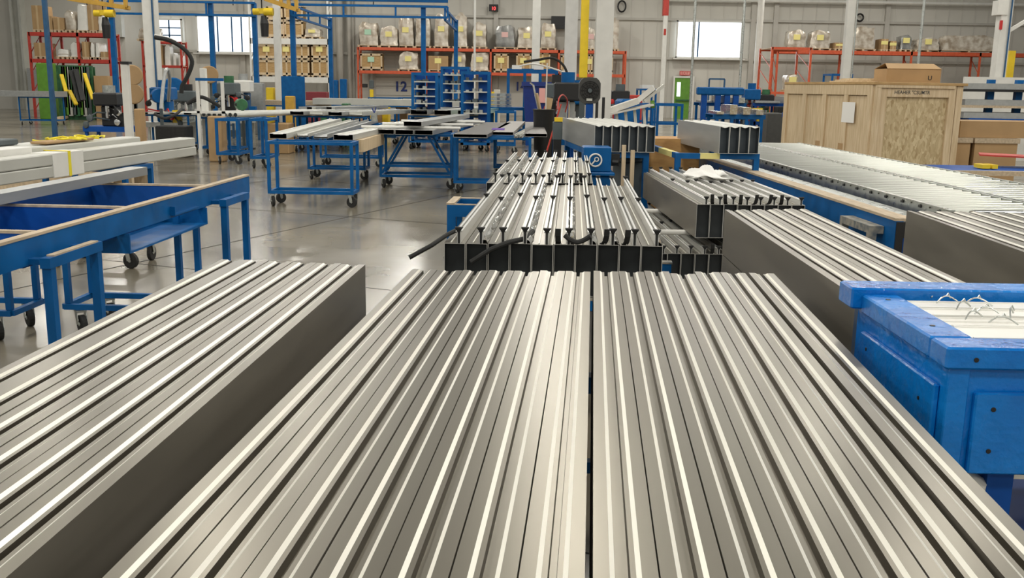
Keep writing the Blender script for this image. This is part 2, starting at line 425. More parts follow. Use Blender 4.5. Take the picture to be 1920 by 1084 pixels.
# ------------------------------------------------------------------ foreground bundle in the middle
RZ = -math.radians(4.57)
O = P(773, 505, .9)
pat = [0, .004, -.012, -.006, .0, -.012, .006, .012, -.004, .018, -.03, -.005, .004, -.012]
pat = [.012, .0, -.004, .006, -.01, .004, 0, .004, .008, .016, -.028, .014, -.002, -.012]
SIDE_ = lambda i, n: 'from its left edge' if i < n/2 else 'from its right edge'
def nth(i, n): return (ORD[i] + ' from the left edge') if i < n/2 else (ORD[n-1-i] + ' from the right edge')
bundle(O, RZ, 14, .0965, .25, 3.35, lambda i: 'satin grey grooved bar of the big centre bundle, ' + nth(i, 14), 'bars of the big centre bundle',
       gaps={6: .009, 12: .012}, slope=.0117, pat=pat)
# the trestle under it
T = thing('steel_trestle', 'blue steel trestle almost hidden under the big centre bundle', 'trestle', O + Vector((.1, -.5, -O.z)), RZ)
for y in (0, -2.0):
    m = MB(); m.box(-.02, 1.32, y-.03, y+.03, .59, .648)
    m.build('top_rail', 'blue_paint', T)
    for x in (.06, 1.22): MB().box(x-.025, x+.025, y-.025, y+.025, 0, .59).build('leg', 'blue_paint', T)
MB().box(.09, 1.19, -.02, .02, .3, .34).box(.045, .085, -1.97, -.03, .2, .24).box(1.2, 1.24, -1.97, -.03, .2, .24).build('stretcher', 'blue_paint', T)
# ------------------------------------------------------------------ left bundle
RZL = -math.radians(3.05); axl = Vector((math.cos(RZL), math.sin(RZL), 0))
OL = P(685.8, 495.7, .9) - axl*(6*.0996-.0028)
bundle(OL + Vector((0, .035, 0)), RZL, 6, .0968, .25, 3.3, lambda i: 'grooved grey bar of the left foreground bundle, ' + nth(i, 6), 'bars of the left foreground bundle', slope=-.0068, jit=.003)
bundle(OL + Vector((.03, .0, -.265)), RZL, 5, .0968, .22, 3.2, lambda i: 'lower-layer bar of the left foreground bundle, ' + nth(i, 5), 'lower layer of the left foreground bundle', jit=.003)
T = thing('steel_trestle', 'blue steel trestle in the shade under the left foreground bundle', 'trestle', OL + Vector((0, -.5, -OL.z)), RZL)
for y in (0, -2.0):
    MB().box(-.02, .55, y-.03, y+.03, .36, .414).build('top_rail', 'blue_paint', T)
    for x in (.06, .47): MB().box(x-.025, x+.025, y-.025, y+.025, 0, .36).build('leg', 'blue_paint', T)
# ------------------------------------------------------------------ right bundle and the one behind it
RZR = -math.radians(1.54)
OR = P(1359, 393, .95)
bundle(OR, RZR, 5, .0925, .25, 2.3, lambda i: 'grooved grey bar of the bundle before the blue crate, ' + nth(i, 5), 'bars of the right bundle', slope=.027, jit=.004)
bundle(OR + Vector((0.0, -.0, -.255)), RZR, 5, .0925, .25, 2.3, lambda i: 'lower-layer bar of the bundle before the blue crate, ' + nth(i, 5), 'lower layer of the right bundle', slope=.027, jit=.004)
T = thing('steel_trestle', 'blue steel trestle hidden below the right bundle', 'trestle', OR + Vector((.0, -.4, -OR.z)), RZR)
for y in (0, -1.5):
    MB().box(-.02, .5, y-.03, y+.03, .38, .44).build('top_rail', 'blue_paint', T)
    for x in (.05, .43): MB().box(x-.025, x+.025, y-.025, y+.025, 0, .38).build('leg', 'blue_paint', T)
RZ2 = -math.radians(2.6)
O2 = P(1700, 395, .95)
bundle(O2, RZ2, 8, .098, .28, 2.3, lambda i: 'grooved grey bar of the picture-edge bundle behind the blue crate, ' + nth(i, 8), 'bars of the right edge bundle', slope=.004, jit=.003)
T = thing('steel_trestle', 'blue steel trestle hidden below the bundle at the right edge', 'trestle', O2 + Vector((.0, -.4, -O2.z)), RZ2)
for y in (0, -2.0):
    MB().box(-.02, .8, y-.03, y+.03, .61, .67).build('top_rail', 'blue_paint', T)
    for x in (.05, .73): MB().box(x-.025, x+.025, y-.025, y+.025, 0, .61).build('leg', 'blue_paint', T)

# ------------------------------------------------------------------ hollow bars with fins and black clips
def fin_mesh(w, h, L):
    m = MB()
    for n in ('bar_metal', 'bar_highlight', 'bar_side', 'dark_inside', 'edge_light'): m.mats.append(n)
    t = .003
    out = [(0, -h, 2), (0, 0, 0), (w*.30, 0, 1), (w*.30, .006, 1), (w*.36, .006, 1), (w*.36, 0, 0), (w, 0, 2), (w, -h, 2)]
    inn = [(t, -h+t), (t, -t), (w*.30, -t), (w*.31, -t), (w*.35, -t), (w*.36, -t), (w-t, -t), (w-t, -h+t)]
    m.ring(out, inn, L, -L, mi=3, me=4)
    m.mi = 3; m.box(t, w-t, -L+.03, -L+.032, -h+t, -t)
    m.mi = 2; m.box(t, w-t, -.04, -.038, -h+t, -t)
    return m.mesh('finned_bar')
def fin_parts(L, w, nclip, film=None, hh=.058):
    fm = MB(); fm.box(w*.60, w*.60+.003, -L, 0, 0, hh).box(w*.60+.014, w*.60+.017, -L, 0, 0, hh).box(w*.60-.007, w*.60+.004, -L, 0, hh-.004, hh).box(w*.60+.013, w*.60+.024, -L, 0, hh-.004, hh).box(w*.60+.003, w*.60+.014, -L, 0, 0, .004)
    fme = fm.mesh('fin', 'fin_bright')
    cm = MB(); cm.box(-.0048, .0048, -.006, .006, 0, hh).add([(-.006, -.01, hh-.004), (.006, -.01, hh-.004), (.006, .012, hh-.004), (-.006, .012, hh-.004), (-.016, -.014, hh+.013), (.016, -.014, hh+.013), (.016, .014, hh+.013), (-.016, .014, hh+.013)],
             [(0, 3, 2, 1), (4, 5, 6, 7), (0, 1, 5, 4), (1, 2, 6, 5), (2, 3, 7, 6), (3, 0, 4, 7)]).box(-.018, .018, -.012, .014, hh+.013, hh+.018)
    cme = cm.mesh('clip', 'black_rubber')
    films = []
    for k in range(3):
        f = MB(); x0 = w*.80; n = 60; vs = []; fs = []
        ph = random.uniform(0, 9)
        for i in range(n+1):
            y = -L*i/n; c = .006*math.sin(i*.9+ph) + random.uniform(-.004, .004)
            row = [(-.016, .001), (-.010, .012+random.uniform(0, .01)), (0.0, .018+random.uniform(-.004, .010)), (.010, .010+random.uniform(0, .012)), (.016, .001)]
            for a, b in row: vs.append((x0+a+c, y, b))
        for i in range(n):
            for j in range(4): fs.append((i*5+j, i*5+j+1, (i+1)*5+j+1, (i+1)*5+j))
        f.add(vs, fs); films.append(f.mesh('protective_film', 'shrink_dark', smooth=True))
    flap = MB()
    pts = [Vector((0, 0, .002)), Vector((0, -.02, .003)), Vector((0, -.045, .018)), Vector((0, -.06, .045)), Vector((0, -.066, .075))]
    for a, b in zip(pts, pts[1:]): flap.bar(a, b + (b-a)*.08, .026, .005, up=(0, 1, .3))
    flm = flap.mesh('gasket_flap', 'black_rubber')
    def parts(o, i):
        f = bpy.data.objects.new('fin', fme); C.objects.link(f); f.parent = o
        for k in range(nclip):
            y = -L + .004 + (L-.02)*k/(nclip-1) + (random.uniform(-.12, .12) if 0 < k < nclip-1 else 0)
            c = bpy.data.objects.new('clip', cme); C.objects.link(c); c.parent = o; c.location = (w*.60+.0085, y, 0); 
        if film and film(i):
            g = bpy.data.objects.new('protective_film', films[i % 3]); C.objects.link(g); g.parent = o
        if flaps and flaps(i):
            g = bpy.data.objects.new('gasket_flap', flm); C.objects.link(g); g.parent = o; g.location = (w*.22, -L+.03, 0); g.rotation_euler = (0, 0, random.uniform(-.4, .4))
    return parts
flaps = lambda i: i in (5, 7, 8)
RB = -math.radians(3.37); ob = P(833, 455, .886); LB = 2.82
ayb = Vector((-math.sin(RB), math.cos(RB), 0)); axb = Vector((math.cos(RB), math.sin(RB), 0))
bundle(ob + ayb*LB, RB, 10, .0993, .25, LB, lambda i: 'hollow bar with black clips in the near clip bundle, ' + nth(i, 10), 'clipped bars of the near clip bundle', slope=.007, jit=.006,
       name='finned_bar', meshf=fin_mesh, parts=fin_parts(LB, .1005, 3, lambda i: i % 2 == 1 or i == 6))
flaps = lambda i: i in (5, 7)
oc = P(912, 342, .886); LC = 2.75
bundle(oc + ayb*LC, RB, 8, .0993, .25, LC, lambda i: 'hollow bar with black clips in the far clip bundle, ' + nth(i, 8), 'clipped bars of the far clip bundle', slope=.018, jit=.01,
       name='finned_bar', meshf=fin_mesh, parts=fin_parts(LC, .1005, 3, lambda i: i in (0, 1, 2, 4, 6)))
# peeled gasket lying across the front of the clip bundle
g0 = ob + axb*.25 + Vector((0, 0, .03))
m = MB(); pts = [ob + axb*(-.16)+ayb*(-.03)+Vector((0, 0, -.07)), ob+axb*(-.06)+ayb*.0+Vector((0, 0, -.015)), ob+axb*(.0)+ayb*.12+Vector((0, 0, .02)), ob+axb*(.05)+ayb*.3+Vector((0, 0, .03))]
m.tube(pts, .011, 8)
solo(m, 'gasket_strip', 'black_rubber', 'black rubber gasket strip drooping off the left corner of the near clip bundle', 'gasket', loc=pts[1], smooth=True)
m = MB(); pts = [ob + axb*.13+ayb*(-.05)+Vector((0, 0, -.08)), ob+axb*.22+ayb*(-.04)+Vector((0, 0, -.02)), ob+axb*.30+ayb*(-.02)+Vector((0, 0, .012)), ob+axb*.38+ayb*.06+Vector((0, 0, .02)), ob+axb*.40+ayb*.3+Vector((0, 0, .02))]
m.tube(pts, .012, 8)
solo(m, 'gasket_strip', 'black_rubber', 'black gasket strip hanging over the second and third cells of the near clip bundle', 'gasket', loc=pts[1], smooth=True)
m = MB(); pts = [ob + axb*(.56+.02*i)+ayb*(.02-.01*math.sin(i))+Vector((0, 0, .045-.03*math.sin(i*PI/6.))) for i in range(7)]
m.tube(pts, .012, 8)
solo(m, 'gasket_strip', 'black_rubber', 'short curled black gasket sagging in the middle of the clip bundle front', 'gasket', loc=pts[3], smooth=True)
# stands under the clip bundles
def stand(label, O_, rz, x0, x1, ys, ztop, worn=True):
    T = thing('steel_stand', label, 'stand', O_, rz)
    for y in ys:
        MB().box(x0, x1, y-.03, y+.03, ztop-.06, ztop-.01).build('top_rail', 'blue_paint', T)
        if worn: MB().box(x0-.005, x1+.005, y-.034, y+.034, ztop-.01, ztop).build('worn_pad', 'worn', T)
        for x in (x0+.03, x1-.03): MB().box(x-.028, x+.028, y-.028, y+.028, 0, ztop-.06).build('leg', 'blue_paint', T)
    m = MB()
    for x in (x0+.03, x1-.03): m.box(x-.02, x+.02, ys[0]+.03, ys[-1]-.03, .2, .24)
    m.build('lower_rail', 'blue_paint', T)
    return T
stand('blue steel stand with worn pads under the near clip bundle', ob-Vector((0, 0, ob.z)), RB, -.14, 1.17, (.06, 1.1, 2.5), .636-.004)
stand('blue steel stand under the far clip bundle', oc-Vector((0, 0, oc.z)), RB, -.05, .86, (.2, 2.3), .636-.012)
# blue U-shaped table end with bare wood rim on the left of the clip bundle
b0 = P(838, 384, .82); b1 = P(900, 384, .82)
T = thing('blue_box_trestle', 'blue open box trestle with bare wooden rim left of the clip bundle', 'trestle', (b0.x, b0.y, 0), RB)
ww = .38
MB().box(0, ww, 0, .05, .74, .82).box(0, ww, .36, .41, .74, .82).box(0, .05, .05, .36, .74, .82).build('top_frame', 'blue_paint', T)
MB().box(-.004, .05, .0, .41, .82, .832).box(.05, ww, 0, .03, .82, .826).box(.05, ww, .38, .41, .82, .826).build('wooden_rim', 'cap_wood', T)
for x, y in ((.03, .03), (.03, .38), (ww-.03, .38)): MB().box(x-.03, x+.03, y-.03, y+.03, 0, .74).build('leg', 'blue_paint', T)
# ------------------------------------------------------------------ two-layer clip bundle on the right
zu = .777; of = Vector((1.354, 7.1, zu)); RU = math.radians(.9); LU = 2.7
axu = Vector((math.cos(RU), math.sin(RU), 0)); ayu = Vector((-math.sin(RU), math.cos(RU), 0))
flaps = lambda i: i in (1, 2, 3, 4, 5, 6)
bundle(of + ayu*LU, RU, 8, .0985, .25, LU, lambda i: 'hollow bar on the right clip bundle, upper layer, ' + nth(i, 8), 'upper layer of the right clip bundle', slope=.004, jit=.006,
       name='finned_bar', meshf=fin_mesh, parts=fin_parts(LU, .0985, 3, None, .04))
flaps = lambda i: i in (4,)
ol = of + axu*(-.32) + Vector((0, -.12, -.25-.10))
bundle(ol + ayu*LU, RU, 11, .0985, .25, LU, lambda i: 'hollow bar of the right clip bundle, lower layer, ' + nth(i, 11), 'lower layer of the right clip bundle', jit=.01,
       name='finned_bar', meshf=fin_mesh, parts=fin_parts(LU, .0985, 3, None, .04))
for k, yy in enumerate((.42, 1.75)):
    m = MB(); z = zu-.25-.022
    a = of+axu*(-.36)+ayu*yy; b = of+axu*.86+ayu*yy
    a.z = b.z = z; m.tube([a, b], .021, 14)
    solo(m, 'spacer_tube', 'white_plastic', ('nearer' if k == 0 else 'farther') + ' white plastic tube laid across between the two layers of the right clip bundle', 'tube', loc=a, smooth=True)
stand('blue stand with flaked rail ends under the right double-layer bundle', ol-Vector((0, 0, ol.z)), RU, -.35, 1.2, (.0, .9, 2.4), ol.z-.25)
# crumpled white cloth on the right clip bundle
pc = of + axu*.42 + ayu*1.75 + Vector((0, 0, .085))
m = MB(); n = 22; vs = []; fs = []
for i in range(n+1):
    for j in range(n+1):
        u, v = i/n*2-1, j/n*2-1; q = max(0, 1-(u*u+v*v)*.8)
        z = .085*q*(.45+.6*math.sin(u*4.3+v*2.2+1)**2) + .018*math.sin(u*11+v*9)*q - .03
        vs.append((u*.17*(1+.3*math.sin(v*5+1)), v*.2*(1+.3*math.sin(u*4)), z))
for i in range(n):
    for j in range(n): k = i*(n+1)+j; fs.append((k, k+n+1, k+n+2, k+1))
m.add(vs, fs); c = solo(m, 'crumpled_cloth', 'white_paper', 'crumpled white cloth lying on the right clip bundle', 'cloth', smooth=True); c.location = pc
so = c.modifiers.new('thick', 'SOLIDIFY'); so.thickness = .004

# ------------------------------------------------------------------ blue crate at the right edge
A = P(1777, 651, 1.02); Bc = P(1617, 552, 1.02)
rzb = math.atan2(Bc.x-A.x, -(Bc.y-A.y))*1.0
T = thing('blue_crate', 'glossy blue painted wooden crate with framed open top at the right edge', 'crate', (A.x, A.y, 0), -math.atan2(Bc.x-A.x, Bc.y-A.y))
Lc = (Bc-A).length; Wc = 1.6; z1 = 1.02; z0 = .70
MB().cbox(0, .105, .10, Lc, z1-.055, z1, .005).build('left_top_board', 'blue_gloss', T)
MB().cbox(0, Wc, 0, .098, z1-.055, z1-.001, .005).build('near_top_board', 'blue_gloss', T)
MB().cbox(-.03, Wc, Lc+.002, Lc+.12, z1-.045, z1+.018, .005).build('far_top_board', 'blue_gloss', T)
MB().box(.02, .045, .03, Lc+.08, z0, z1-.055).box(.045, Wc, .03, .05, z0, z1-.055).box(.045, Wc, Lc+.06, Lc+.085, z0, z1-.06).box(.045, Wc, .05, Lc+.06, z0, z0+.02).build('body', 'blue_gloss', T)
m = MB(); m.cbox(.004, .02, .06, Lc+.0, z0+.02, z1-.11, .004).build('side_panel', 'blue_gloss', T)
m = MB(); m.cbox(.085, Wc, .012, .03, z0+.0, z1-.115, .004).build('front_panel', 'blue_gloss', T)
MB().cbox(.018, .07, .02, .06, z0-.01, z1-.056, .003).build('corner_post', 'blue_gloss', T)
m = MB()
for x, y, z in ((.03, -.0005, z1-.03),): m.disc((x+.04, -.0005, z1-.03), (0, 1, 0), .006, .003, 10)
for y, z in ((.14, z1-.17), (Lc-.06, z1-.15)): m.disc((.0035, y, z), (1, 0, 0), .005, .003, 10)
for x, z in ((.13, z1-.155), (.5, z1-.155), (.9, z1-.155), (.13, z0+.06)): m.disc((x, .0115, z), (0, 1, 0), .006, .003, 10)
for x, y in ((.05, .21), (.05, .52), (.3, .05), (.62, .045)): m.disc((x, y, z1+.0005), (0, 0, 1), .007, .002, 10)
m.build('nail_hole', 'black', T)
T2 = thing('steel_cart', 'blue steel cart with a cluttered shelf carrying the glossy blue crate', 'cart', (A.x, A.y, 0), T.rotation_euler.z)
for x in (.20, 1.4):
    for y in (.1, Lc-.05): MB().box(x-.035, x+.03, y-.03, y+.03, .14, z0-.012).build('leg', 'blue_dark', T2)
MB().box(.235, 1.365, .08, Lc-.03, z0-.26, z0-.235).box(.235, 1.365, .08, .12, .3, .34).build('shelf', 'blue_dark', T2)
for x in (.20, 1.4):
    for y in (.1, Lc-.05): caster(T2, x, y, .055)
m = MB(); m.tube([(A.x+.04, A.y+.16, z0-.05), (A.x+.10, A.y+.10, z0-.04), (A.x+.15, A.y+.09, z0-.06), (A.x+.16, A.y+.10, z0-.14)], .03, 10, radii=[.03, .034, .03, .02])
solo(m, 'dirty_rag', 'dirty_white', 'dirty pale rag bundled on the cart below the blue crate', 'rag', loc=(A.x+.1, A.y+.12, z0-.11), smooth=True)
# white strips in it and the twisted wire ties
MBX = T.matrix_world
Mx = Matrix.Translation(T.location) @ Matrix.Rotation(T.rotation_euler.z, 4, 'Z')
yy = .105
for i, (ww, hh) in enumerate(((.125, .010), (.045, -.004), (.055, .0), (.055, -.003), (.085, .002), (.085, .004), (.10, .0))):
    if yy+ww > Lc-.01: break
    m = MB(); s = yy; z = z1-.012+hh
    x0 = .11
    m.ext([(s, z-.03), (s+ww-.003, z-.03), (s+ww-.003, z), (s+ww-.008, z), (s+ww-.009, z-.004), (s+.009, z-.004), (s+.008, z), (s, z)], 1.4)
    m.v = [Mx @ Vector((x0+v.y, v.x, v.z)) for v in m.v]; m.f = [list(reversed(f)) for f in m.f]
    solo(m, 'white_strip', 'white_plastic', 'long off-white extruded strip lying in the blue crate, ' + ORD[i] + ' from near board', 'strip', 'white strips in the blue crate', loc=Mx @ Vector((x0, s, z)))
    yy += ww
ties = [(.15, .63, .9), (.235, .60, .3), (.22, .52, .2), (.30, .50, -.5), (.235, .45, .6), (.27, .385, .1), (.33, .37, 1.0), (.21, .33, .5), (.26, .27, -.3), (.345, .24, .8), (.31, .16, .1)]
for i, (x, y, a) in enumerate(ties):
    m = MB(); pts = []
    for k in range(9):
        t_ = k/8; pts.append(Vector((math.cos(a)*(t_-.5)*.07, math.sin(a)*(t_-.5)*.07 + .012*math.sin(t_*PI), .017*math.sin(t_*PI)+.001)))
    m.tube(pts, .0022, 6)
    m.tube([pts[4], pts[4]+Vector((.008, .008, .006)), pts[4]+Vector((.018, .012, -.008))], .002, 6)
    o = solo(m, 'wire_tie', 'galvanised', 'small twisted silver wire tie on the white strips in the blue crate', 'wire tie', 'wire ties in the blue crate', smooth=True)
    o.location = Mx @ Vector((x, y, z1-.006)); 
# ------------------------------------------------------------------ long blue bench on the left
def lplane(T, xl, px, py):      # where the pixel's line of sight meets the thing's own plane x = xl; gives (local y, z)
    mi = (Matrix.Translation(T.location) @ Matrix.Rotation(T.rotation_euler.z, 4, 'Z')).inverted()
    o = mi @ Vector((0, 0, EYE)); d = mi.to_3x3() @ ray(px, py); t = (xl-o.x)/d.x
    return o.y + d.y*t, o.z + d.z*t
A = P(467, 327, .95)
T = thing('long_blue_bench', 'long low blue steel bench frame with bare wood edging at the left', 'workbench', (A.x, A.y, 0), -math.radians(2.7))
LT = 4.6; t = .05; zt = .938
y1 = lplane(T, -.05, 381, 341)[0]; y2 = lplane(T, -.05, 231, 384)[0]; y3 = lplane(T, -.05, 61, 430)[0]
WB = .80
MB().box(-.04, 0, -LT, 0, .822, zt).build('near_beam', 'blue_paint', T)
MB().box(-WB-t, -WB, -LT, y1+t, .80, zt-.002).build('far_beam', 'blue_dark', T)
MB().box(-.042, .003, -LT, .0, zt, zt+.012).build('wood_edging', 'cap_wood', T)
for yy in (y1, y2, y3, y3-.9):
    cb = MB().box(-WB, -t, yy, yy+.03, .80, zt-.002).build('cross_beam', 'blue_dark', T)
    MB().box(-WB, -t-.004, yy-.003, yy+.033, zt-.002, zt+.010).build('wood_cap', 'cap_wood', cb)
MB().box(-WB, -t, -2.95, -1.75, .80, .81).build('floor_panel', 'blue_dark', T)
ya, yb = lplane(T, .0, 235, 440)[0], lplane(T, .0, 383, 400)[0]
MB().box(-.26, .02, ya, yb, .715, .725).box(-.26, .02, ya, ya+.012, .725, .82).box(-.26, .02, yb-.012, yb, .725, .82).box(-.27, -.26, ya, yb, .715, .82).build('under_tray', 'blue_paint', T)
yc, yd = lplane(T, .0, 318, 385)[0], lplane(T, .0, 367, 375)[0]
MB().box(0, .03, yc, yd, .838, .846).box(0, .03, yc, yc+.01, .846, .89).build('side_ledge', 'blue_paint', T)
for (p0, p1) in ((88, 178), (420, 459)):
    ys = [lplane(T, .09, p, 445 if p < 200 else 352)[0] for p in (p0, p1)]
    br = MB().box(.065, .11, ys[0]-.03, ys[1]+.03, .815, .86).box(0, .07, ys[0], ys[0]+.05, .825, .85).box(0, .07, ys[1]-.05, ys[1], .825, .85).build('bracket', 'blue_paint', T)
    if p0 < 100: MB().box(.07, .105, ys[0]+.02, ys[1]+.0, .86, .867).build('worn_top', 'cap_wood', br)
    for yy in ys: MB().box(.067, .107, yy-.02, yy+.02, 0, .815).build('leg', 'blue_paint', T)
# wheeled bases under it
for k, (px, py, w_) in enumerate(((121, 569, .78), (26, 580, .6))):
    q = P(px, py, .19)
    if k: q.x -= .6
    B = thing('wheeled_base', ('low blue wheeled base under the middle of the long bench', 'low blue wheeled base at the near end of the long bench')[k], 'cart', (q.x, q.y, 0), -math.radians(2.7))
    MB().bar((0, 0, .17), (w_, 0, .17), .035).bar((0, .36, .17), (w_, .36, .17), .035).bar((.0, .0, .17), (.0, .36, .17), .034).bar((w_, 0, .17), (w_, .36, .17), .034).build('lower_frame', 'blue_paint', B)
    for x, y in ((0.02, 0.02), (w_-.02, 0.02), (.02, .34), (w_-.02, .34)):
        MB().box(x-.018, x+.018, y-.018, y+.018, .19, .775).build('leg', 'blue_paint', B); 
    for x, y in ((.10, .0), (w_-.1, .0), (.12, .36), (w_-.1, .36)): caster(B, x, y, .06, .8)
# grey extrusion on the far beam
a = P(276, 313, 1.02); b = P(0, 364, 1.02)
d_ = (b-a).normalized(); rz = math.atan2(-(a-b).x, (a-b).y)
m = MB(); m.ring([(-.12, -.055), (0, -.055), (0, 0), (-.12, 0)], [(-.117, -.052), (-.003, -.052), (-.003, -.003), (-.117, -.003)], 3.9, -3.9)
m.xf(a, rz); solo(m, 'box_extrusion', 'grey_alu', 'long dull grey box extrusion resting along the far side of the blue bench', 'extrusion', loc=a)
# ------------------------------------------------------------------ white boxed beams with straps
W0 = P(366, 258, 1.06); rzw = -math.radians(6.0)
def lbox(o, rz, x0, x1, y0, y1, z0, z1, fn='cbox', bev=.008):
    m = MB(); getattr(m, fn)(x0, x1, y0, y1, z0, z1, *([bev] if fn == 'cbox' else [])); m.xf(o, rz); return m
W0f = Vector((W0.x, W0.y, 0))
specs = [(-.17, 0, 0, .975, 1.06, 'upper front'), (-.17, 0, .02, .885, .97, 'lower front'), (-.37, -.19, -.75, 1.0, 1.10, 'upper middle'), (-.37, -.19, -.70, .885, .995, 'lower middle'), (-.60, -.39, -1.4, 1.02, 1.10, 'upper rear'), (-.60, -.39, -1.3, .885, 1.01, 'lower rear')]
for (x0, x1, ye, z0, z1, nm) in specs:
    m = lbox(W0f, rzw, x0, x1, -5.2, ye, z0, z1)
    solo(m, 'white_beam', 'cream_beam', 'long off-white box beam with taped joints strapped in the stack at the left, ' + nm + ' one', 'beam', 'strapped white beams', loc=W0f+Vector((0, 0, z0)))
for k, yy in enumerate((-2.5, -4.75)):
    m = lbox(W0f, rzw, -.176, .006, yy, yy+.42, .88, 1.066, bev=.004); 
    solo(m, 'foam_sleeve', 'white_plastic', ('white foam sleeve under the yellow strap on the strapped beams', 'white foam sleeve at the left end of the strapped beams')[k], 'sleeve', loc=W0f+Vector((0, 0, .88)))
    m = MB(); y = yy+.2
    m.box(.006, .009, y, y+.035, .88, 1.07).box(-.62, .009, y, y+.035, 1.068, 1.071).xf(W0f, rzw)
    solo(m, 'tie_strap', 'strap_yellow', ('yellow tie strap over the white foam sleeve nearer the middle', 'yellow tie strap over the leftmost white sleeve')[k], 'strap', loc=W0f+Vector((0, 0, .9)))
m = lbox(W0f, rzw, -.376, -.186, -2.9, -2.45, .883, 1.106, bev=.004)
solo(m, 'foam_sleeve', 'white_plastic', 'white foam sleeve around the middle row of the strapped beams', 'sleeve', loc=W0f+Vector((-.2, 0, .88)))
m = lbox(W0f, rzw, -.36, -.22, -2.2, -1.5, 1.108, 1.13, bev=.01)
solo(m, 'burlap_wad', 'cardboard', 'brown wad of sacking under the loose yellow strapping', 'wad', loc=W0f+Vector((-.2, 0, 1.1)))
# crumpled strap heap
m = MB(); q = W0f + Vector((0, 0, 1.125)); R6 = Matrix.Rotation(rzw, 3, 'Z')
for k in range(7):
    c = R6 @ Vector((-.30+random.uniform(-.06, .06), -1.35-k*.11, 0)); pts = []
    for j in range(9): a = j/8*2*PI*.9+k; pts.append(q + c + Vector((math.cos(a)*.08, math.sin(a)*.10, .008*math.sin(a*2+k)+.008*(k%3))))
    m.tube(pts, .007, 6)
solo(m, 'strap_heap', 'strap_yellow', 'loose heap of yellow strapping on top of the white beams', 'strap', loc=q+R6 @ Vector((-.3, -2, 0)), smooth=True)
m = lbox(W0f, rzw, -.62, -.45, -5.2, -2.2, 1.104, 1.15); solo(m, 'dark_angle', 'grey_plastic', 'dark grey angle section lying on the rear white beams', 'extrusion', loc=W0f+Vector((0, 0, 1.1)))
cart('blue steel cart carrying the strapped white beams', W0f + R6 @ Vector((-.72, -1.5, 0)), rzw, .76, .5, .88, low=.17)
cart('blue wheeled cart under the near half of the strapped white beams', W0f + R6 @ Vector((-.72, -4.2, 0)), rzw, .76, .5, .88, low=.17)
# bits at the far left: table with grey slab, pallet of white offcuts
qa = P(38, 234); qb = P(96, 236)
T = cart('blue steel cart with a grey slab on top by the left wall', qa, 0, qb.x-qa.x, .7, 1.0, low=.15)
x1 = D(108, 184, qa.y).x; m = MB().box(x1-3.6, x1, qa.y-.1, qa.y+.8, 1.002, 1.2); solo(m, 'grey_slab', 'grey_alu', 'flat grey slab lying on the cart by the left wall', 'slab', loc=(qa.x, qa.y, 1.0))
q = P(0, 262, .5)
for k in range(5):
    a = Vector((-6.6+k*.25, 11.8+k*.15, .62+.03*(k % 2))); m = MB().tube([a, a+Vector((.5, .9, 0))], .05, 8)
    solo(m, 'white_pipe', 'white_plastic', 'short white pipe offcut on the low pallet at the left edge, ' + ORD[k] + ' from the left', 'pipe', 'white pipe offcuts', loc=a, smooth=True)
MB_ = MB().box(-6.8, -4.9, 11.7, 13.2, .48, .56)
for y in (11.75, 12.4, 13.1): MB_.box(-6.8, -4.9, y, y+.08, 0, .48)
solo(MB_, 'wooden_pallet', 'raw_wood', 'raised pale pallet with white pipe offcuts at the left edge', 'pallet', loc=(-5.8, 12.4, 0))

# ------------------------------------------------------------------ carts with extrusions in the middle
def fl(px, py): return P(px, py, 0)
def chan(label, a, b, w, h, mname='grey_alu', kind='box', group=None, name='extrusion', t=.004):
    # a: front left top corner, b: far left top corner
    a, b = Vector(a), Vector(b); L = (b-a).length; rz = math.atan2(-(b-a).x, (b-a).y)
    m = MB(); m.mats += [mname, 'dark_inside', 'edge_light']
    if kind == 'box': m.ring([(0, -h), (w, -h), (w, 0), (0, 0)], [(t, -h+t), (w-t, -h+t), (w-t, -t), (t, -t)], L, 0, mi=1, me=2)
    elif kind == 'cup': m.ring([(0, -h), (w, -h), (w, 0), (w-.012, 0), (w-.012, -h+.02), (.012, -h+.02), (.012, 0), (0, 0)], [(t, -h+t), (w-t, -h+t), (w-t, -t), (w-.012+t*.5, -t), (w-.012+t*.5, -h+.02-t*.4), (.012-t*.5, -h+.02-t*.4), (.012-t*.5, -t), (t, -t)], L, 0, mi=1, me=2)
    elif kind == 'ribbed': m.ring([(0, -h), (w, -h), (w, 0), (w*.8, 0), (w*.78, -.008), (w*.22, -.008), (w*.2, 0), (0, 0)], [(t, -h+t), (w-t, -h+t), (w-t, -t), (w*.8, -t), (w*.78, -.012), (w*.22, -.012), (w*.2, -t), (t, -t)], L, 0, mi=1, me=2)
    else: m.ext([(0, -h), (w, -h), (w, 0), (0, 0)], L)
    me = [1] if 0 else None
    o = m.build(name); o.location = a; o.rotation_euler = (0, 0, rz)
    pitch = math.asin((b.z-a.z)/L) if L else 0
    o.rotation_euler = (pitch, 0, rz)
    return tag(o, label, 'extrusion', group)
HC = .86
c0 = fl(500, 387); c0.x += .02
cart('blue wheeled rack nearest the camera on the open floor', c0, -.02, 1.14, .46, HC)
cart('second blue wheeled rack behind the nearest one', fl(577, 336), -.02, 1.0, .46, HC)
cart('third blue wheeled rack carrying the far ends of the long extrusions', fl(600, 312), -.02, 1.2, .5, HC)
z = HC+.075
E1 = [(505, 250, 690, 205, .235, .07, 'pale_alu', 'ribbed', 'wide pale ribbed extrusion at the left of the nearest rack'),
      (556, 250, 730, 204, .17, .05, 'pale_alu', 'cup', 'narrow pale channel second from the left on the nearest rack'),
      (588, 251, 760, 205, .20, .06, 'grey_alu', 'cup', 'greyer channel in the middle of the nearest rack'),
      (625, 252, 885, 200, .27, .075, 'pale_alu', 'ribbed', 'widest and longest pale extrusion at the right of the nearest rack')]
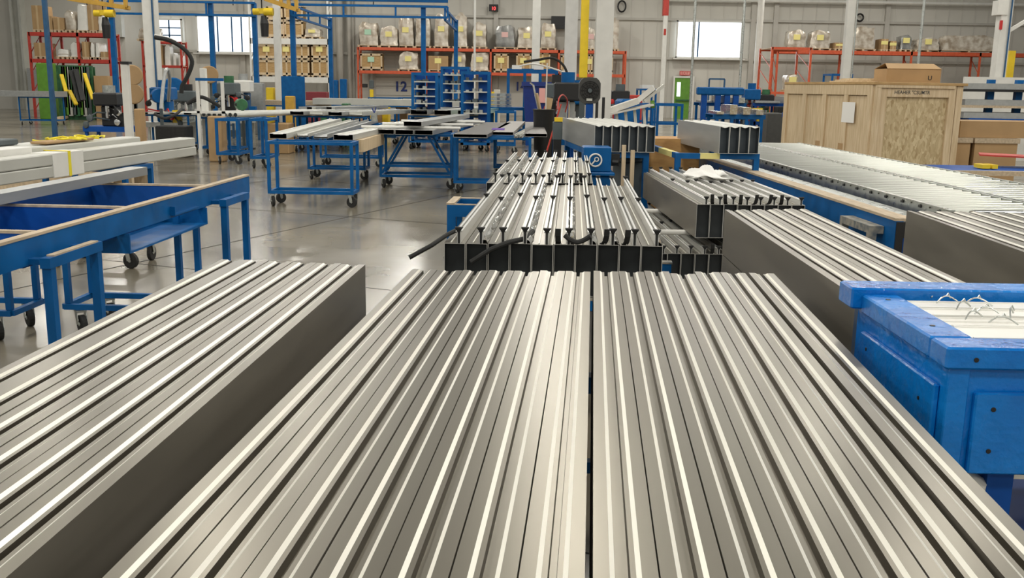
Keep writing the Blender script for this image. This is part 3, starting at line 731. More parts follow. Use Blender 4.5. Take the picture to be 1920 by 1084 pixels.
for (x0, y0, x1, y1, w_, h_, mn, kd, lb) in E1:
    zz = HC+h_+.001; a = P(x0, y0, zz); b = a + (P(x1, y1, zz)-a).normalized()*6.2
    chan(lb, a, b, w_, h_, mn, kd, 'extrusions on the nearest rack')
a = P(600, 247, HC+.03); m = MB().box(a.x-.55, a.x+.55, a.y+1.2, a.y+1.3, HC+.0, HC+.012)
a = c0 + Vector((1.05, .5, HC+.003)); 
pa = P(668, 262, HC-.003); pb = P(708, 250, HC-.003)
dd = pb-pa; m = MB().box(0, .10, 0, dd.length, -.17, -.0).xf(pa, math.atan2(-dd.x, dd.y))
solo(m, 'timber_plank', 'pine', 'pale timber plank fixed on edge behind the nearest rack', 'plank', loc=pa)
# cup of tools on the wide extrusion
q = P(702, 228, HC+.077)
T = thing('steel_can', 'small galvanised can of tools standing on the widest extrusion', 'can', q)
MB().tube([(0, 0, 0), (0, 0, .16)], .055, 14).build('can_body', 'galvanised', T, smooth=True)
MB().tube([(0, 0, .15), (.03, .02, .26)], .01, 6).tube([(.01, -.02, .15), (-.04, -.02, .25)], .012, 6).build('tool_handles', 'navy', T)
# cart with X braces
c1 = fl(712, 352)
cart('blue rack with diagonal braces and big casters', c1, -.01, 1.16, .62, HC, braces=True, mid=.35)
zz = HC+.076; xs = c1.x
names = ['left one of the three lower box tubes on the braced rack', 'middle one of the three lower box tubes on the braced rack', 'right one of the three lower box tubes on the braced rack']
for k in range(3):
    a = Vector((c1.x-.0+k*.30, c1.y-.35-.04*(k > 0), zz)); b = a + Vector((.55, 5.2, 0))
    chan('grey hollow box tube, ' + names[k], a, b, .285, .072, 'grey_alu', 'box', 'box tubes on the braced rack')
for k, yy in enumerate((-.1, 1.3, 2.8)):
    a = Vector((c1.x-.25+yy*.1, c1.y+yy, zz+.025)); m = MB().tube([a, a+Vector((1.55, 0, 0))], .022, 12)
    solo(m, 'spacer_tube', 'white_plastic', 'white plastic tube laid across the box tubes on the braced rack, ' + ('nearest', 'middle', 'farthest')[k], 'tube', 'white spacer tubes', loc=a, smooth=True)
a = P(795, 243, zz+.12); a.y = c1.y-.05; a.x = P(795, 243, zz+.12).x
chan('single grey box tube lying on top of the white tubes', Vector((c1.x+.42, c1.y-.28, zz+.122)), Vector((c1.x+.95, c1.y+4.2, zz+.122)), .285, .072, 'grey_alu', 'box')
# cart with charcoal sheets
c2 = fl(850, 362)
cart('blue rack carrying flat charcoal panels', c2, -.02, 1.18, .5, HC, low=.15)
cart('blue wheeled rack under the far end of the charcoal panels', c2+Vector((.55, 2.7, 0)), -.02, 1.1, .5, HC)
zz = HC+.055
flat = [(850, 251, 940, 219, .50, 'fan_grey', 'darkest wide panel at the left of the charcoal panel rack'),
        (922, 247, 965, 220, .34, 'grey_alu', 'light grey panel with a purple tag on the charcoal panel rack'),
        (984, 250, 985, 219, .34, 'bar_side', 'brownish panel at the right of the charcoal panel rack')]
mat('charcoal', (.16, .15, .14), .42, .4, var=.06, scale=3); mat('warm_grey', (.36, .34, .32), .5, .2, var=.05, scale=3)
for k, (x0, y0, x1, y1, w_, mn, lb) in enumerate(flat):
    a = P(x0, y0, zz); b = a + (P(x1, y1, zz)-a).normalized()*5.0
    chan(lb, a, b, w_, .05, ('charcoal', 'warm_grey', 'charcoal')[k], 'box', 'panels on the charcoal panel rack', name='flat_panel')
a = P(920, 244, zz+.002); m = MB().box(a.x+.01, a.x+.22, a.y+.1, a.y+.75, zz+.0005, zz+.006)
solo(m, 'purple_tag', 'purple', 'dark purple tag sheet on the light grey panel', 'tag', loc=(a.x+.1, a.y+.1, zz))
for k in range(2):
    a = P(964+k*9, 252, zz); chan('slim folded trim strip between the panels, ' + ('left', 'right')[k] + ' of the pair', a, a+Vector((.32, 3.6, 0)), .05, .05, 'pale_alu', 'cup', 'trim strips between the panels', name='trim_strip')
# cart farther back with three channels
c3 = fl(862, 300); c3 = Vector((P(770, 238, .0).x, 0, 0)); q = P(765, 216, HC)
c3 = Vector((q.x, q.y, 0))
cart('blue rack with a wooden top board behind the braced rack', c3, -.02, 1.9, .6, HC, wood=True)
MB_ = MB().box(c3.x+.0, c3.x+1.9, c3.y+.06, c3.y+.54, HC+.001, HC+.02); solo(MB_, 'plank', 'raw_wood', 'bare timber board lying across the rack behind the braced rack', 'plank', loc=(c3.x+.5, c3.y+.2, HC))
for k in range(3):
    a = Vector((c3.x+.08+k*.60, c3.y-.15, HC+.145)); b = a+Vector((.8, 5.5, 0))
    chan('grey cupped channel on the wooden-topped rack, ' + ('left', 'middle', 'right with a teal film')[k], a, b, .44, .12, ('grey_alu', 'pale_alu', 'teal_film')[k], 'ribbed', 'channels on the wooden-topped rack')
# more racks behind, left of centre
def pile(prefix, group, a, n, w_, h_, L, dx, mats_, kinds=('ribbed', 'cup', 'box'), gap=.03):
    for k in range(n):
        p0 = Vector(a)+Vector((k*(w_+gap), random.uniform(-.15, .15), 0)); b = p0+Vector((dx, L, 0))
        chan(prefix + ', ' + ORD[k] + ' from the left', p0, b, w_, h_, mats_[k % len(mats_)], kinds[k % len(kinds)], group)
q = P(368, 219, HC); c4 = Vector((q.x, q.y, 0))
cart('blue rack with round pipes on it, left of centre', c4, -.02, .95, .6, HC)
cart('blue rack under the far end of the round pipes', c4+Vector((1.0, 3.2, 0)), -.02, .9, .6, HC)
for k in range(8):
    a = c4+Vector((.10+k*.115, -.15, HC+.055)); m = MB(); m.mats += ['pale_alu', 'dark_inside']; b = a+Vector((1.9, 5.4, 0))
    m.tube([a, b], .052, 12); m.mi = 1; m.tube([a-(b-a)*.0004, a-(b-a)*.0002], .044, 12)
    solo(m, 'round_pipe', None, 'pale round pipe lying on the rack left of centre, ' + ORD[k] + ' from the left', 'pipe', 'round pipes', loc=a)
q = P(265, 214, HC); c5 = Vector((q.x, q.y, 0))
cart('blue rack with whitish panels in front of the hose machines', c5, -.02, 1.1, .6, HC)
pile('long whitish panel on the rack in front of the hose machines', 'whitish panels', c5+Vector((0, -.1, HC+.05)), 4, .26, .045, 6, 3.6, ['white_paint', 'pale_alu'], ('box',), .07)
cart('blue rack under the far ends of the whitish panels', c5+Vector((3.0, 4.9, 0)), -.5, 1.3, .6, HC)
q = P(520, 216, HC+.05); c6 = Vector((q.x, q.y+1.5, 0))
cart('blue rack with plywood-lined top in the middle distance', c6, -.02, 1.75, .6, HC)
m = MB().box(c6.x+.02, c6.x+1.7, c6.y+.02, c6.y+2.4, HC+.001, HC+.02); solo(m, 'plank', 'pine', 'bright pine board on the rack in the middle distance', 'plank', loc=(c6.x+.5, c6.y+.2, HC))
pile('wide pale extrusion on the middle distance rack', 'extrusions on the middle distance rack', c6+Vector((.0, -.15, HC+.11)), 4, .36, .085, 3.6, 1.1, ['grey_alu', 'pale_alu'], ('ribbed', 'cup'), .09)
q = P(468, 196, HC+.06); c7 = Vector((q.x, q.y, 0))
cart('far blue rack holding a wide timber-edged slab', c7, 0, 3.4, 1.2, HC+.05)
m = MB().box(c7.x-.1, c7.x+5.2, c7.y, c7.y+1.3, HC+.052, HC+.20); solo(m, 'timber_slab', 'cap_wood', 'long pale timber-edged slab on the far rack left of centre', 'slab', loc=(c7.x, c7.y, HC))
q = P(586, 190, HC+.2); c8 = Vector((q.x, q.y, 0))
cart('far blue rack holding a long cream panel', c8+Vector((.6, 0, 0)), 0, 2.6, .8, HC+.1)
m = MB().box(c8.x, c8.x+4.8, c8.y, c8.y+.9, HC+.103, HC+.30); solo(m, 'cream_panel', 'cream_beam', 'long cream panel lying crosswise on the far rack', 'panel', loc=(c8.x, c8.y, HC+.1))
q = P(670, 200, HC); c9 = Vector((q.x, q.y, 0))
cart('blue rack with a short grey sheet pile left of the tall shelf trolleys', c9+Vector((0, 1.2, 0)), 0, 1.9, .8, HC)
pile('short grey sheet on the rack left of the shelf trolleys', 'short grey sheets', c9+Vector((.02, 1.0, HC+.065)), 5, .33, .06, 2.0, .5, ['grey_alu', 'pale_alu'], ('ribbed',), .03)
for k, px in enumerate((675, 735)):
    q = P(px, 182, 1.15); cart(('tall open blue frame cart farther back, left one', 'tall open blue frame cart farther back, right one')[k], Vector((q.x, q.y+2, 0)), 0, 1.3, .8, 1.12, low=.2)
def curve_mesh(name, cu):
    t_ = bpy.data.objects.new(name, cu); C.objects.link(t_); bpy.context.view_layer.update()
    me = bpy.data.meshes.new_from_object(t_); bpy.data.objects.remove(t_); bpy.data.curves.remove(cu)
    o = bpy.data.objects.new(name, me); C.objects.link(o); return o
# ------------------------------------------------------------------ roller conveyors on the right
def boxthing(name, mn, label, cat, x0, x1, y0, y1, z0, z1, group=None, bev=0):
    m = MB(); (m.cbox(x0, x1, y0, y1, z0, z1, bev) if bev else m.box(x0, x1, y0, y1, z0, z1))
    return solo(m, name, mn, label, cat, group, loc=((x0+x1)/2, (y0+y1)/2, z0))
RV = None
def conveyor(label, O, rz, w, L, z, pitch_):
    T = thing('roller_conveyor', label, 'conveyor', (O.x, O.y, 0), rz)
    for x in (0, w):
        m = MB(); s = -1 if x == 0 else 1
        m.box(x-.004, x+.004, -L, 0, z-.16, z+.012).box(min(x, x+s*.03), max(x, x+s*.03), -L, 0, z+.008, z+.013).box(min(x, x+s*.035), max(x, x+s*.035), -L, 0, z-.165, z-.16)
        m.build('side_rail', 'galvanised', T)
    rm = MB(); rm.tube([(.006, 0, 0), (w-.006, 0, 0)], .023, 12).tube([(-.012, 0, 0), (.006, 0, 0)], .007, 6); rme = rm.mesh('roller', 'roller_zinc', True)
    n = int(L/pitch_); cut = min(n, 100)
    for i in range(n):
        o = bpy.data.objects.new('roller', rme); C.objects.link(o); o.parent = T; o.location = (0, -L + .05 + i*pitch_, z-.012)
    y = -L+.4
    while y < 0:
        MB().box(-.03, 0.03, y-.03, y+.03, 0, z-.165).box(w-.03, w+.03, y-.03, y+.03, 0, z-.165).box(.03, w-.03, y-.02, y+.02, z-.24, z-.2).build('leg_frame', 'blue_dark', T); y += 2.6
    cm_ = MB().box(-.012, -.0045, -.02, .02, -.03, -.012).mesh('roller_cap', 'black'); y = -L+.2
    while y < -.1: o = bpy.data.objects.new('roller_cap', cm_); C.objects.link(o); o.parent = T; o.location = (0, y, z); y += pitch_*2
    return T
za = .85
p_near = P(1790, 398, za); p_far = P(1396, 291, za)
dv = (p_far-p_near); rzc = -math.atan2(dv.x, dv.y)
dn = dv.normalized(); p_top = p_near + dn*8.2
conveyor('near lane of the galvanised roller conveyor running back on the right', p_top, rzc, .72, 8.2, za, .15)
ax = Vector((math.cos(rzc), math.sin(rzc), 0))
conveyor('far lane of the galvanised roller conveyor beside the big wooden crate', p_top + ax*.80 - dn*.0, rzc, .72, 8.6, za+.0, .15)
q = p_near + ax*.05 + Vector((0, 0, -.01)) - dn*.12
m = MB().tube([q, q+ax*.62], .04, 16); solo(m, 'end_roller', 'chrome', 'fat shiny end roller at the near end of the roller conveyor', 'roller', loc=q, smooth=True)
# long blue bench with wood edge beside the conveyor
a = P(1695, 412, .80); b = P(1318, 293, .80); d2 = (b-a).normalized(); rz2 = -math.atan2(d2.x, d2.y); L2 = (b-a).length
a.x -= .0
T = thing('long_blue_bench', 'long blue steel bench with timber edge running beside the roller conveyor', 'workbench', (b.x, b.y, 0), rz2)
MB().box(-.05, 0, -L2, 0, .54, .79).build('side_beam', 'blue_paint', T)
MB().box(-.055, .07, -L2, 0, .79, .808).build('wood_edging', 'cap_wood', T)
MB().box(.0, .26, -L2, 0, .78, .789).build('top_panel', 'galvanised', T)
MB().box(-.048, .0, -L2-.012, -L2, .55, .785).box(0, .27, -L2-.012, -L2, .68, .785).build('end_cap', 'black', T)
MB().box(.24, .27, -L2, 0, .66, .78).build('back_beam', 'blue_dark', T)
for y in (-.3, -2.2, -4.1, -L2+.3): MB().box(-.045, .0, y-.03, y+.03, 0, .54).box(.22, .27, y-.03, y+.03, 0, .66).build('leg', 'blue_dark', T)
for (px0, px1, py) in ((1583, 1640, 402),):
    y0_, z_ = lplane(T, -.12, px0, py+2); y1_, z__ = lplane(T, -.12, px1, py+16)
    y0_, y1_ = sorted((y0_, y1_))
    MB().box(-.15, -.055, y0_, y1_, z_-.05, z_).box(-.15, -.10, y0_, y0_+.05, z_-.22, z_-.05).box(-.15, -.1, y1_-.05, y1_, z_-.22, z_-.05).build('worn_bracket', 'worn', T)
# ------------------------------------------------------------------ channel bundles on blue stands
def chan_bundle(px, py, n, Y, heading, L, h, labf, group, w=.0975):
    q = D(px, py, Y); rz = -math.radians(heading)
    out = bundle(q + Vector((-math.sin(rz), math.cos(rz), 0))*L, rz, n, w, h, L, labf, group, meshf=scallop_mesh, name='channel_bar', jit=.001)
    return q, rz
def scallop_mesh(w, h, L):
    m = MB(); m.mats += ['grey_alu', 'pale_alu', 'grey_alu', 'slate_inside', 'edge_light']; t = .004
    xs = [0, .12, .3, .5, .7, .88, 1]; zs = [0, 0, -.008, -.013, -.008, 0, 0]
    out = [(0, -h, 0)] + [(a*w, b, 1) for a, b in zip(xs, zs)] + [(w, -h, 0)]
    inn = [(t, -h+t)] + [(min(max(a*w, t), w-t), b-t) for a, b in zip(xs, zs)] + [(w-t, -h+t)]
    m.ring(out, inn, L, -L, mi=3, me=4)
    m.mi = 3; m.box(t, w-t, -L+.10, -L+.102, -h+t, -t-.013)
    return m.mesh('channel_bar')
q1, rz1 = chan_bundle(1115.5, 235, 7, 10.2, -5, 2.5, .275, lambda i: 'hollow grey channel bar on the blue stand behind the clip bundles, ' + ORD[i] + ' from the left', 'seven channel bars on the blue stand', .0895)
def table_under(label, q, rz, w, L, h, **k):
    return cart(label, Vector((q.x, q.y, 0)) + Vector((-math.sin(rz), math.cos(rz), 0))*.05, rz, w, L, h, wheels=False, low=.2, **k)
table_under('blue steel table carrying the seven grey channel bars', q1, rz1, .60, 2.2, q1.z-.278, name='steel_table', cat='table', t=.06)
q2, rz2_ = chan_bundle(1350.5, 237, 4, 9.8, -2.6, 2.0, .27, lambda i: 'hollow grey channel bar on the low rack beside the conveyor, ' + ORD[i] + ' from the left', 'four channel bars beside the conveyor', .0985)
Tt = table_under('blue steel rack with yellow taped rail under the four channel bars', q2+Vector((-.42, 0, 0)), rz2_, .86, 1.9, q2.z-.275, name='steel_table', cat='table', t=.055)
MB().box(-.003, .058, .2, .9, q2.z-.33, q2.z-.2745).box(.25, .45, -.003, .058, q2.z-.33, q2.z-.2745).build('hazard_tape', 'label_yellow', Tt)
# plywood box, grey bin, vise machine, strut leg pieces between them
a = D(1213, 312, 11.5); b = D(1300, 262, 11.5)
boxthing('plywood_box', 'ply', 'orange-brown plywood box between the two channel bar stands', 'box', a.x, b.x+.1, 11.6, 12.3, 0, b.z)
a = D(1170, 300, 10.0); b = D(1213, 285, 10.0)
T = thing('waste_bin', 'dark grey plastic bin under the seven channel bars', 'bin', (q1.x+.33, q1.y+.35, 0), rz1)
MB().cbox(0, .26, 0, .5, 0, q1.z-.40, .02).build('bin_body', 'grey_plastic', T); MB().cbox(-.01, .27, -.01, .51, q1.z-.40, q1.z-.355, .01).build('rim', 'grey_plastic', T)
c = D(1117, 301, 9.7)
T = thing('blue_floor_machine', 'blue floor machine with white round emblem under the channel bars', 'machine', (c.x, 9.75, 0))
MB().cbox(-.12, .16, .0, .3, c.z-.12, c.z+.13, .01).build('head', 'blue_paint', T); MB().cbox(-.08, .18, .02, .28, .0, c.z-.16, .01).cbox(-.14, .2, -.02, .3, c.z-.16, c.z-.12, .01).build('pedestal', 'blue_paint', T)
m = MB(); pts = [Vector((.062*math.cos(i*PI/12), -.008, .062*math.sin(i*PI/12))) for i in range(25)]; m.tube(pts, .009, 6, cap=False)
m.tube([(-.035, -.008, -.04), (.0, -.008, .0)], .008, 6); m.tube([(0.02*math.cos(i*PI/6)+.012, -.008, .02*math.sin(i*PI/6)+.008) for i in range(13)], .006, 6, cap=False)
e_ = m.build('round_emblem', 'white_plastic', T, smooth=True); e_.location = (0, 0, c.z)
MB().tube([(.18, .05, c.z-.02), (.24, .03, c.z-.02)], .03, 8).box(.14, .25, .05, .12, c.z-.06, c.z+.06).build('motor', 'black', T)
m = MB().box(.27, .31, .05, .09, 0, c.z+.15).box(.36, .40, .05, .09, 0, c.z+.1).box(.27, .40, .05, .09, .3, .34).box(.27, .40, .05, .09, .5, .54)
m.v = [v+Vector((c.x, 9.75, 0)) for v in m.v]; solo(m, 'timber_stand', 'raw_wood', 'pale timber ladder frame beside the blue machine with the emblem', 'frame', loc=(c.x+.33, 9.8, 0))
# ------------------------------------------------------------------ the big wooden crate
zc = P(1640, 155, 1.6)
Yc = 15.0; a = D(1640, 155, Yc); b = D(1806, 158, Yc+.35); rzk = math.atan2(b.y-a.y, b.x-a.x); wk = (b-a).length; hk = a.z
e0 = D(1546, 152, 17.6); dk = Vector((a.x, a.y, 0)); lk = 2.7
rzk = math.atan2(b.y-a.y, b.x-a.x)
T = thing('wooden_crate', 'large shipping crate of strand board with pine framing right of centre', 'crate', (a.x, a.y, 0), rzk)
MB().box(.02, wk-.02, .02, lk-.02, .1, hk-.03).build('board_walls', 'osb', T)
es_t = bpy.data.curves.new('lettering', 'FONT'); es_t.body = 'EXIT'; es_t.size = .2; es_t.align_x = es_t.align_y = 'CENTER'; es_t.extrude = .004; es_t.materials.append(M['red']); et = curve_mesh('lettering', es_t); et.parent = es; et.location = (0, -.058, .12); et.rotation_euler = (PI/2, 0, 0)
B_ = [(0, .14), (wk-.28, wk-.15)]
m = MB(); t = .025
for x0, x1 in ((0, .10), (.11, .22), (wk-.24, wk-.12), (wk-.11, wk)): MB().cbox(x0, x1, -.02-t*(x0 in (0,)), .02, .1, hk-.03, .003).build('front_post', 'pine', T)
MB().cbox(.22, wk-.24, -.02, .02, hk-.21, hk-.07, .003).build('front_rail', 'pine', T); MB().cbox(.22, wk-.24, -.02, .02, .1, .24, .003).build('front_rail', 'pine', T)
MB().cbox(.02, wk-.16, -.05, -.021, hk-.075, hk-.02, .003).build('front_batten', 'pine', T)
for k in range(5):
    y0_ = .0+k*(lk-.12)/4; MB().cbox(-.03, .02, y0_, y0_+.12, .1, hk-.03, .003).build('side_post', 'pine', T)
MB().cbox(-.032, .02, .12, lk-.0, hk-.19, hk-.03, .003).build('side_rail', 'pine', T)
MB().cbox(.0, .021, .02, lk-.02, .1, hk-.2, .003).build('side_board', 'pine', T)
MB().cbox(-.04, wk+.05, -.055, lk, hk-.03, hk+.012, .004).build('lid', 'crate_wood', T)
MB().box(0, .1, .1, lk-.1, 0, .1).box(wk-.1, wk, .1, lk-.1, 0, .1).build('skid', 'pine', T)
MB().box(-.0335, -.0322, .42, .78, hk-.62, hk-.30).build('paper_sheet', 'white_paper', T)
m = MB()
for k, yy in enumerate((.75, 1.45)): m.box(-.034, -.03, yy-.07, yy+.07, .62, .80)
m.build('warning_sticker', 'cardboard', T)
# handwritten line on the front rail: HEADER CONTROL scrawl kept as strokes
def txt(s_, size, loc, rot, mn, parent, name='lettering'):
    cu = bpy.data.curves.new(name, 'FONT'); cu.body = s_; cu.size = size; cu.align_x = 'CENTER'; cu.align_y = 'CENTER'; cu.extrude = .0008; cu.offset = size*.012
    cu.materials.append(M[mn]); o = curve_mesh(name, cu); o.parent = parent; o.location = loc; o.rotation_euler = rot; return o
txt('HEAHER "CSUMTR', .075, (wk*.42, -.0215, hk-.14), (PI/2, 0, 0), 'fan_grey', T, 'handwriting')
# carton and loose lid boards on top
a1 = D(1662, 145, Yc+.5); b1 = D(1760, 145, Yc+.6); zt = hk+.013
T = thing('cardboard_carton', 'closed brown cardboard carton with peaked flaps on the wooden crate', 'carton', (a1.x, a1.y, zt), .03)
wc = b1.x-a1.x; hc = .21
MB().box(0, wc, 0, .5, 0, hc).build('carton_body', 'cardboard', T)
m = MB(); m.add([(0, -.01, hc), (wc, -.01, hc), (wc-.02, .24, hc+.085), (.06, .24, hc+.085), (0, -.01, hc+.004), (wc, -.01, hc+.004), (wc-.02, .24, hc+.09), (.06, .24, hc+.09)], [(0, 3, 2, 1), (4, 5, 6, 7), (0, 1, 5, 4), (1, 2, 6, 5), (2, 3, 7, 6), (3, 0, 4, 7)])
m.add([(0, .5, hc), (wc, .5, hc), (wc-.02, .25, hc+.085), (.06, .25, hc+.085), (0, .5, hc+.004), (wc, .5, hc+.004), (wc-.02, .25, hc+.09), (.06, .25, hc+.09)], [(0, 1, 2, 3), (7, 6, 5, 4), (0, 4, 5, 1), (1, 5, 6, 2), (2, 6, 7, 3), (3, 7, 4, 0)]).build('flap', 'cardboard', T)
txt('U', .10, (wc-.17, -.002, hc*.35), (PI/2, 0, 0), 'black', T, 'printed_mark')
for k in range(3):
    a2 = D(1556+k*14, 150-k*2, Yc+1.9)
    boxthing('loose_board', 'pine', 'loose pine board lying on the left of the crate lid, ' + ('lowest', 'middle', 'topmost')[k], 'board', a2.x-.1, a2.x+1.0, Yc+.8+k*.2, Yc+1.6+k*.1, hk+.013+k*.022, hk+.034+k*.022, 'loose lid boards')
# ------------------------------------------------------------------ far right: cartons, shelf rack, timber
def D2(px0, px1, py0, py1, Y): a = D(px0, (py0+py1)/2, Y); b = D(px1, (py0+py1)/2, Y); return a.x, b.x, D((px0+px1)/2, py1, Y).z, D((px0+px1)/2, py0, Y).z
x0, x1, z0, z1 = D2(1806, 1935, 228, 250, 15.5); z0 = max(z0, .0)
boxthing('long_carton', 'cardboard', 'long flat brown carton lying on top of the open cartons at the right edge', 'carton', x0, x1+.6, 15.6, 16.4, z1-.26, z1)
zz = z1-.262
x0, x1, z0, z1b = D2(1806, 1862, 250, 312, 14.8)
for k, (u0, u1, lb) in enumerate(((x0, x1, 'brown carton right beside the big wooden crate, under the long flat carton'), (x1+.07, x1+.75, 'brown carton at the right edge under the long flat carton'))):
    T = thing('cardboard_carton', lb, 'carton', (u0, 15.55, 0), 0)
    MB().box(0, u1-u0, 0, .9, 0, zz-.08).build('carton_body', 'cardboard', T); MB().box(-.02, u1-u0+.02, -.03, .93, zz-.08, zz-.002).build('timber_rim', 'cap_wood', T)
x0, x1, z0, z1 = D2(1822, 1935, 288, 305, 13.6)
m = MB().bar((x0, 13.4, z1), (x1+.3, 12.9, z1-.02), .5, .02); solo(m, 'red_board', 'rack_red', 'thin reddish board leaning flat before the cartons at the right edge', 'board', loc=(x0, 13.6, z1))
x0_, x1_, z0, z1 = D2(1808, 1940, 300, 312, 12.6)
T = thing('blue_side_table', 'low blue steel table with timber edge behind the conveyor at the right', 'table', (D(1730, 320, 12.2).x, 12.3, 0), 0)
wd = 3.0; zt = D(1800, 320, 12.3).z
MB().box(0, wd, 0, .06, zt-.06, zt).build('timber_edge', 'cap_wood', T); MB().box(0, wd, .06, 1.1, zt-.05, zt-.01).build('table_top', 'blue_dark', T)
for x in (.05, wd-.1):
    for y in (.06, 1.0): MB().box(x, x+.05, y, y+.05, 0, zt-.06).build('leg', 'blue_dark', T)
m = MB().box(0, .10, 0, .25, 0, .05).box(.13, .20, 0, .25, 0, .05); q = D(1850, 308, 12.6); m.v = [v+Vector((q.x, 12.7, zt)) for v in m.v]
solo(m, 'yellow_clamp', 'yellow', 'yellow clamp lying on the low blue table at the right', 'clamp', loc=(q.x, 12.7, zt))
# white panel and blue shelf rack
x0, x1, z0, z1 = D2(1812, 1990, 145, 235, 24)
boxthing('white_screen', 'white_paint', 'big white panel standing behind the blue shelf rack at the right edge', 'panel', x0, x1, 24.2, 24.3, 0, z1)
Yr = 21.0
xr0, xr1, _, zr = D2(1850, 1960, 150, 240, Yr)
T = thing('blue_shelf_rack', 'blue shelf rack stacked with grey sheets at the right edge', 'rack', (xr0, Yr, 0))
for x in (0, .6, 1.15, 1.7): MB().box(x, x+.14, 0, .12, 0, zr).build('post', 'blue_paint', T)
for k, py in enumerate((168, 198, 222)):
    z = D(1880, py, Yr).z; MB().box(-1.1+.3*k, 2.4, -.35, .8, z-.05, z).build('shelf', ('black', 'cap_wood', 'blue_dark')[k], T)
for k, (py, nm) in enumerate(((168, 'top'), (198, 'middle'), (222, 'bottom'))):
    z = D(1880, py, Yr).z
    boxthing('sheet_stack', 'grey_alu', 'stack of grey sheets on the ' + nm + ' shelf of the blue shelf rack', 'sheet stack', xr0-.6, xr0+1.9, Yr-.3, Yr+.6, z+.001, z+.12)
# yellow post far right
x0, x1, z0, z1 = D2(1890, 1902, 95, 150, 30)
boxthing('yellow_post', 'yellow', 'yellow steel post at the right edge near the far rack', 'post', x0, x1, 30, 30.2, 0, z1)
# ------------------------------------------------------------------ pallet racks
def rack(label, name, Y, posts, shelves, mn, depth=1.1, zt=None, bh=.12, topext=0, tag_cat='rack'):
    # posts: px positions at row py_ref; shelves: py of the beam top at the first post
    T = thing(name, label, tag_cat, (D(posts[0], 110, Y).x, Y, 0))
    X = [D(p, 110, Y).x - T.location.x for p in posts]; Z = [D(posts[0]+10, s, Y).z for s in shelves]
    top = (zt if zt else max(Z)) + topext
    for x in X:
        f = MB(); f.box(x-.05, x+.05, 0, .08, 0, top).box(x-.05, x+.05, depth-.08, depth, 0, top)
        z = .3
        while z < top-.8: f.bar((x, .04, z), (x, depth-.04, z+.8), .03); z += .8
        f.build('upright', mn, T)
    for z in Z:
        MB().box(X[0], X[-1], .0, .06, z-bh, z).box(X[0], X[-1], depth-.06, depth, z-bh, z).build('beam', mn, T)
        MB().box(X[0], X[-1], .06, depth-.06, z-.05, z-.02).build('decking', 'raw_wood', T)
    return T, Z
GM = {}
def lumpy(w, d, h, seed):
    rr = random.Random(seed); m = MB(); nx, ny, nz = 5, 3, 5
    vs = {}; lst = []; ph = [rr.uniform(0, 6) for _ in range(6)]
    def vid(i, j, k):
        if (i, j, k) not in vs:
            u, v, q = i/nx*2-1, j/ny*2-1, k/nz
            f = 1-.07*abs(math.sin(q*7+ph[0]))-.10*max(0, q-.7)*3*(abs(u))
            x = u*w/2*f + .03*w*math.sin(q*5+ph[1]+v*3); y = v*d/2*f; z = q*h*(1-.08*u*u*(q > .8) + .05*math.sin(u*4+ph[2])*(q > .8))
            if abs(u) == 1 and abs(v) == 1: x *= .93; y *= .93
            vs[(i, j, k)] = len(lst); lst.append((x, y, z))
        return vs[(i, j, k)]
    fs = []
    for i in range(nx):
        for j in range(ny): fs += [(vid(i, j, 0), vid(i, j+1, 0), vid(i+1, j+1, 0), vid(i+1, j, 0)), (vid(i, j, nz), vid(i+1, j, nz), vid(i+1, j+1, nz), vid(i, j+1, nz))]
    for k in range(nz):
        for i in range(nx): fs += [(vid(i, 0, k), vid(i+1, 0, k), vid(i+1, 0, k+1), vid(i, 0, k+1)), (vid(i, ny, k+1), vid(i+1, ny, k+1), vid(i+1, ny, k), vid(i, ny, k))]
        for j in range(ny): fs += [(vid(0, j, k+1), vid(0, j+1, k+1), vid(0, j+1, k), vid(0, j, k)), (vid(nx, j, k), vid(nx, j+1, k), vid(nx, j+1, k+1), vid(nx, j, k+1))]
    m.add(lst, fs); return m
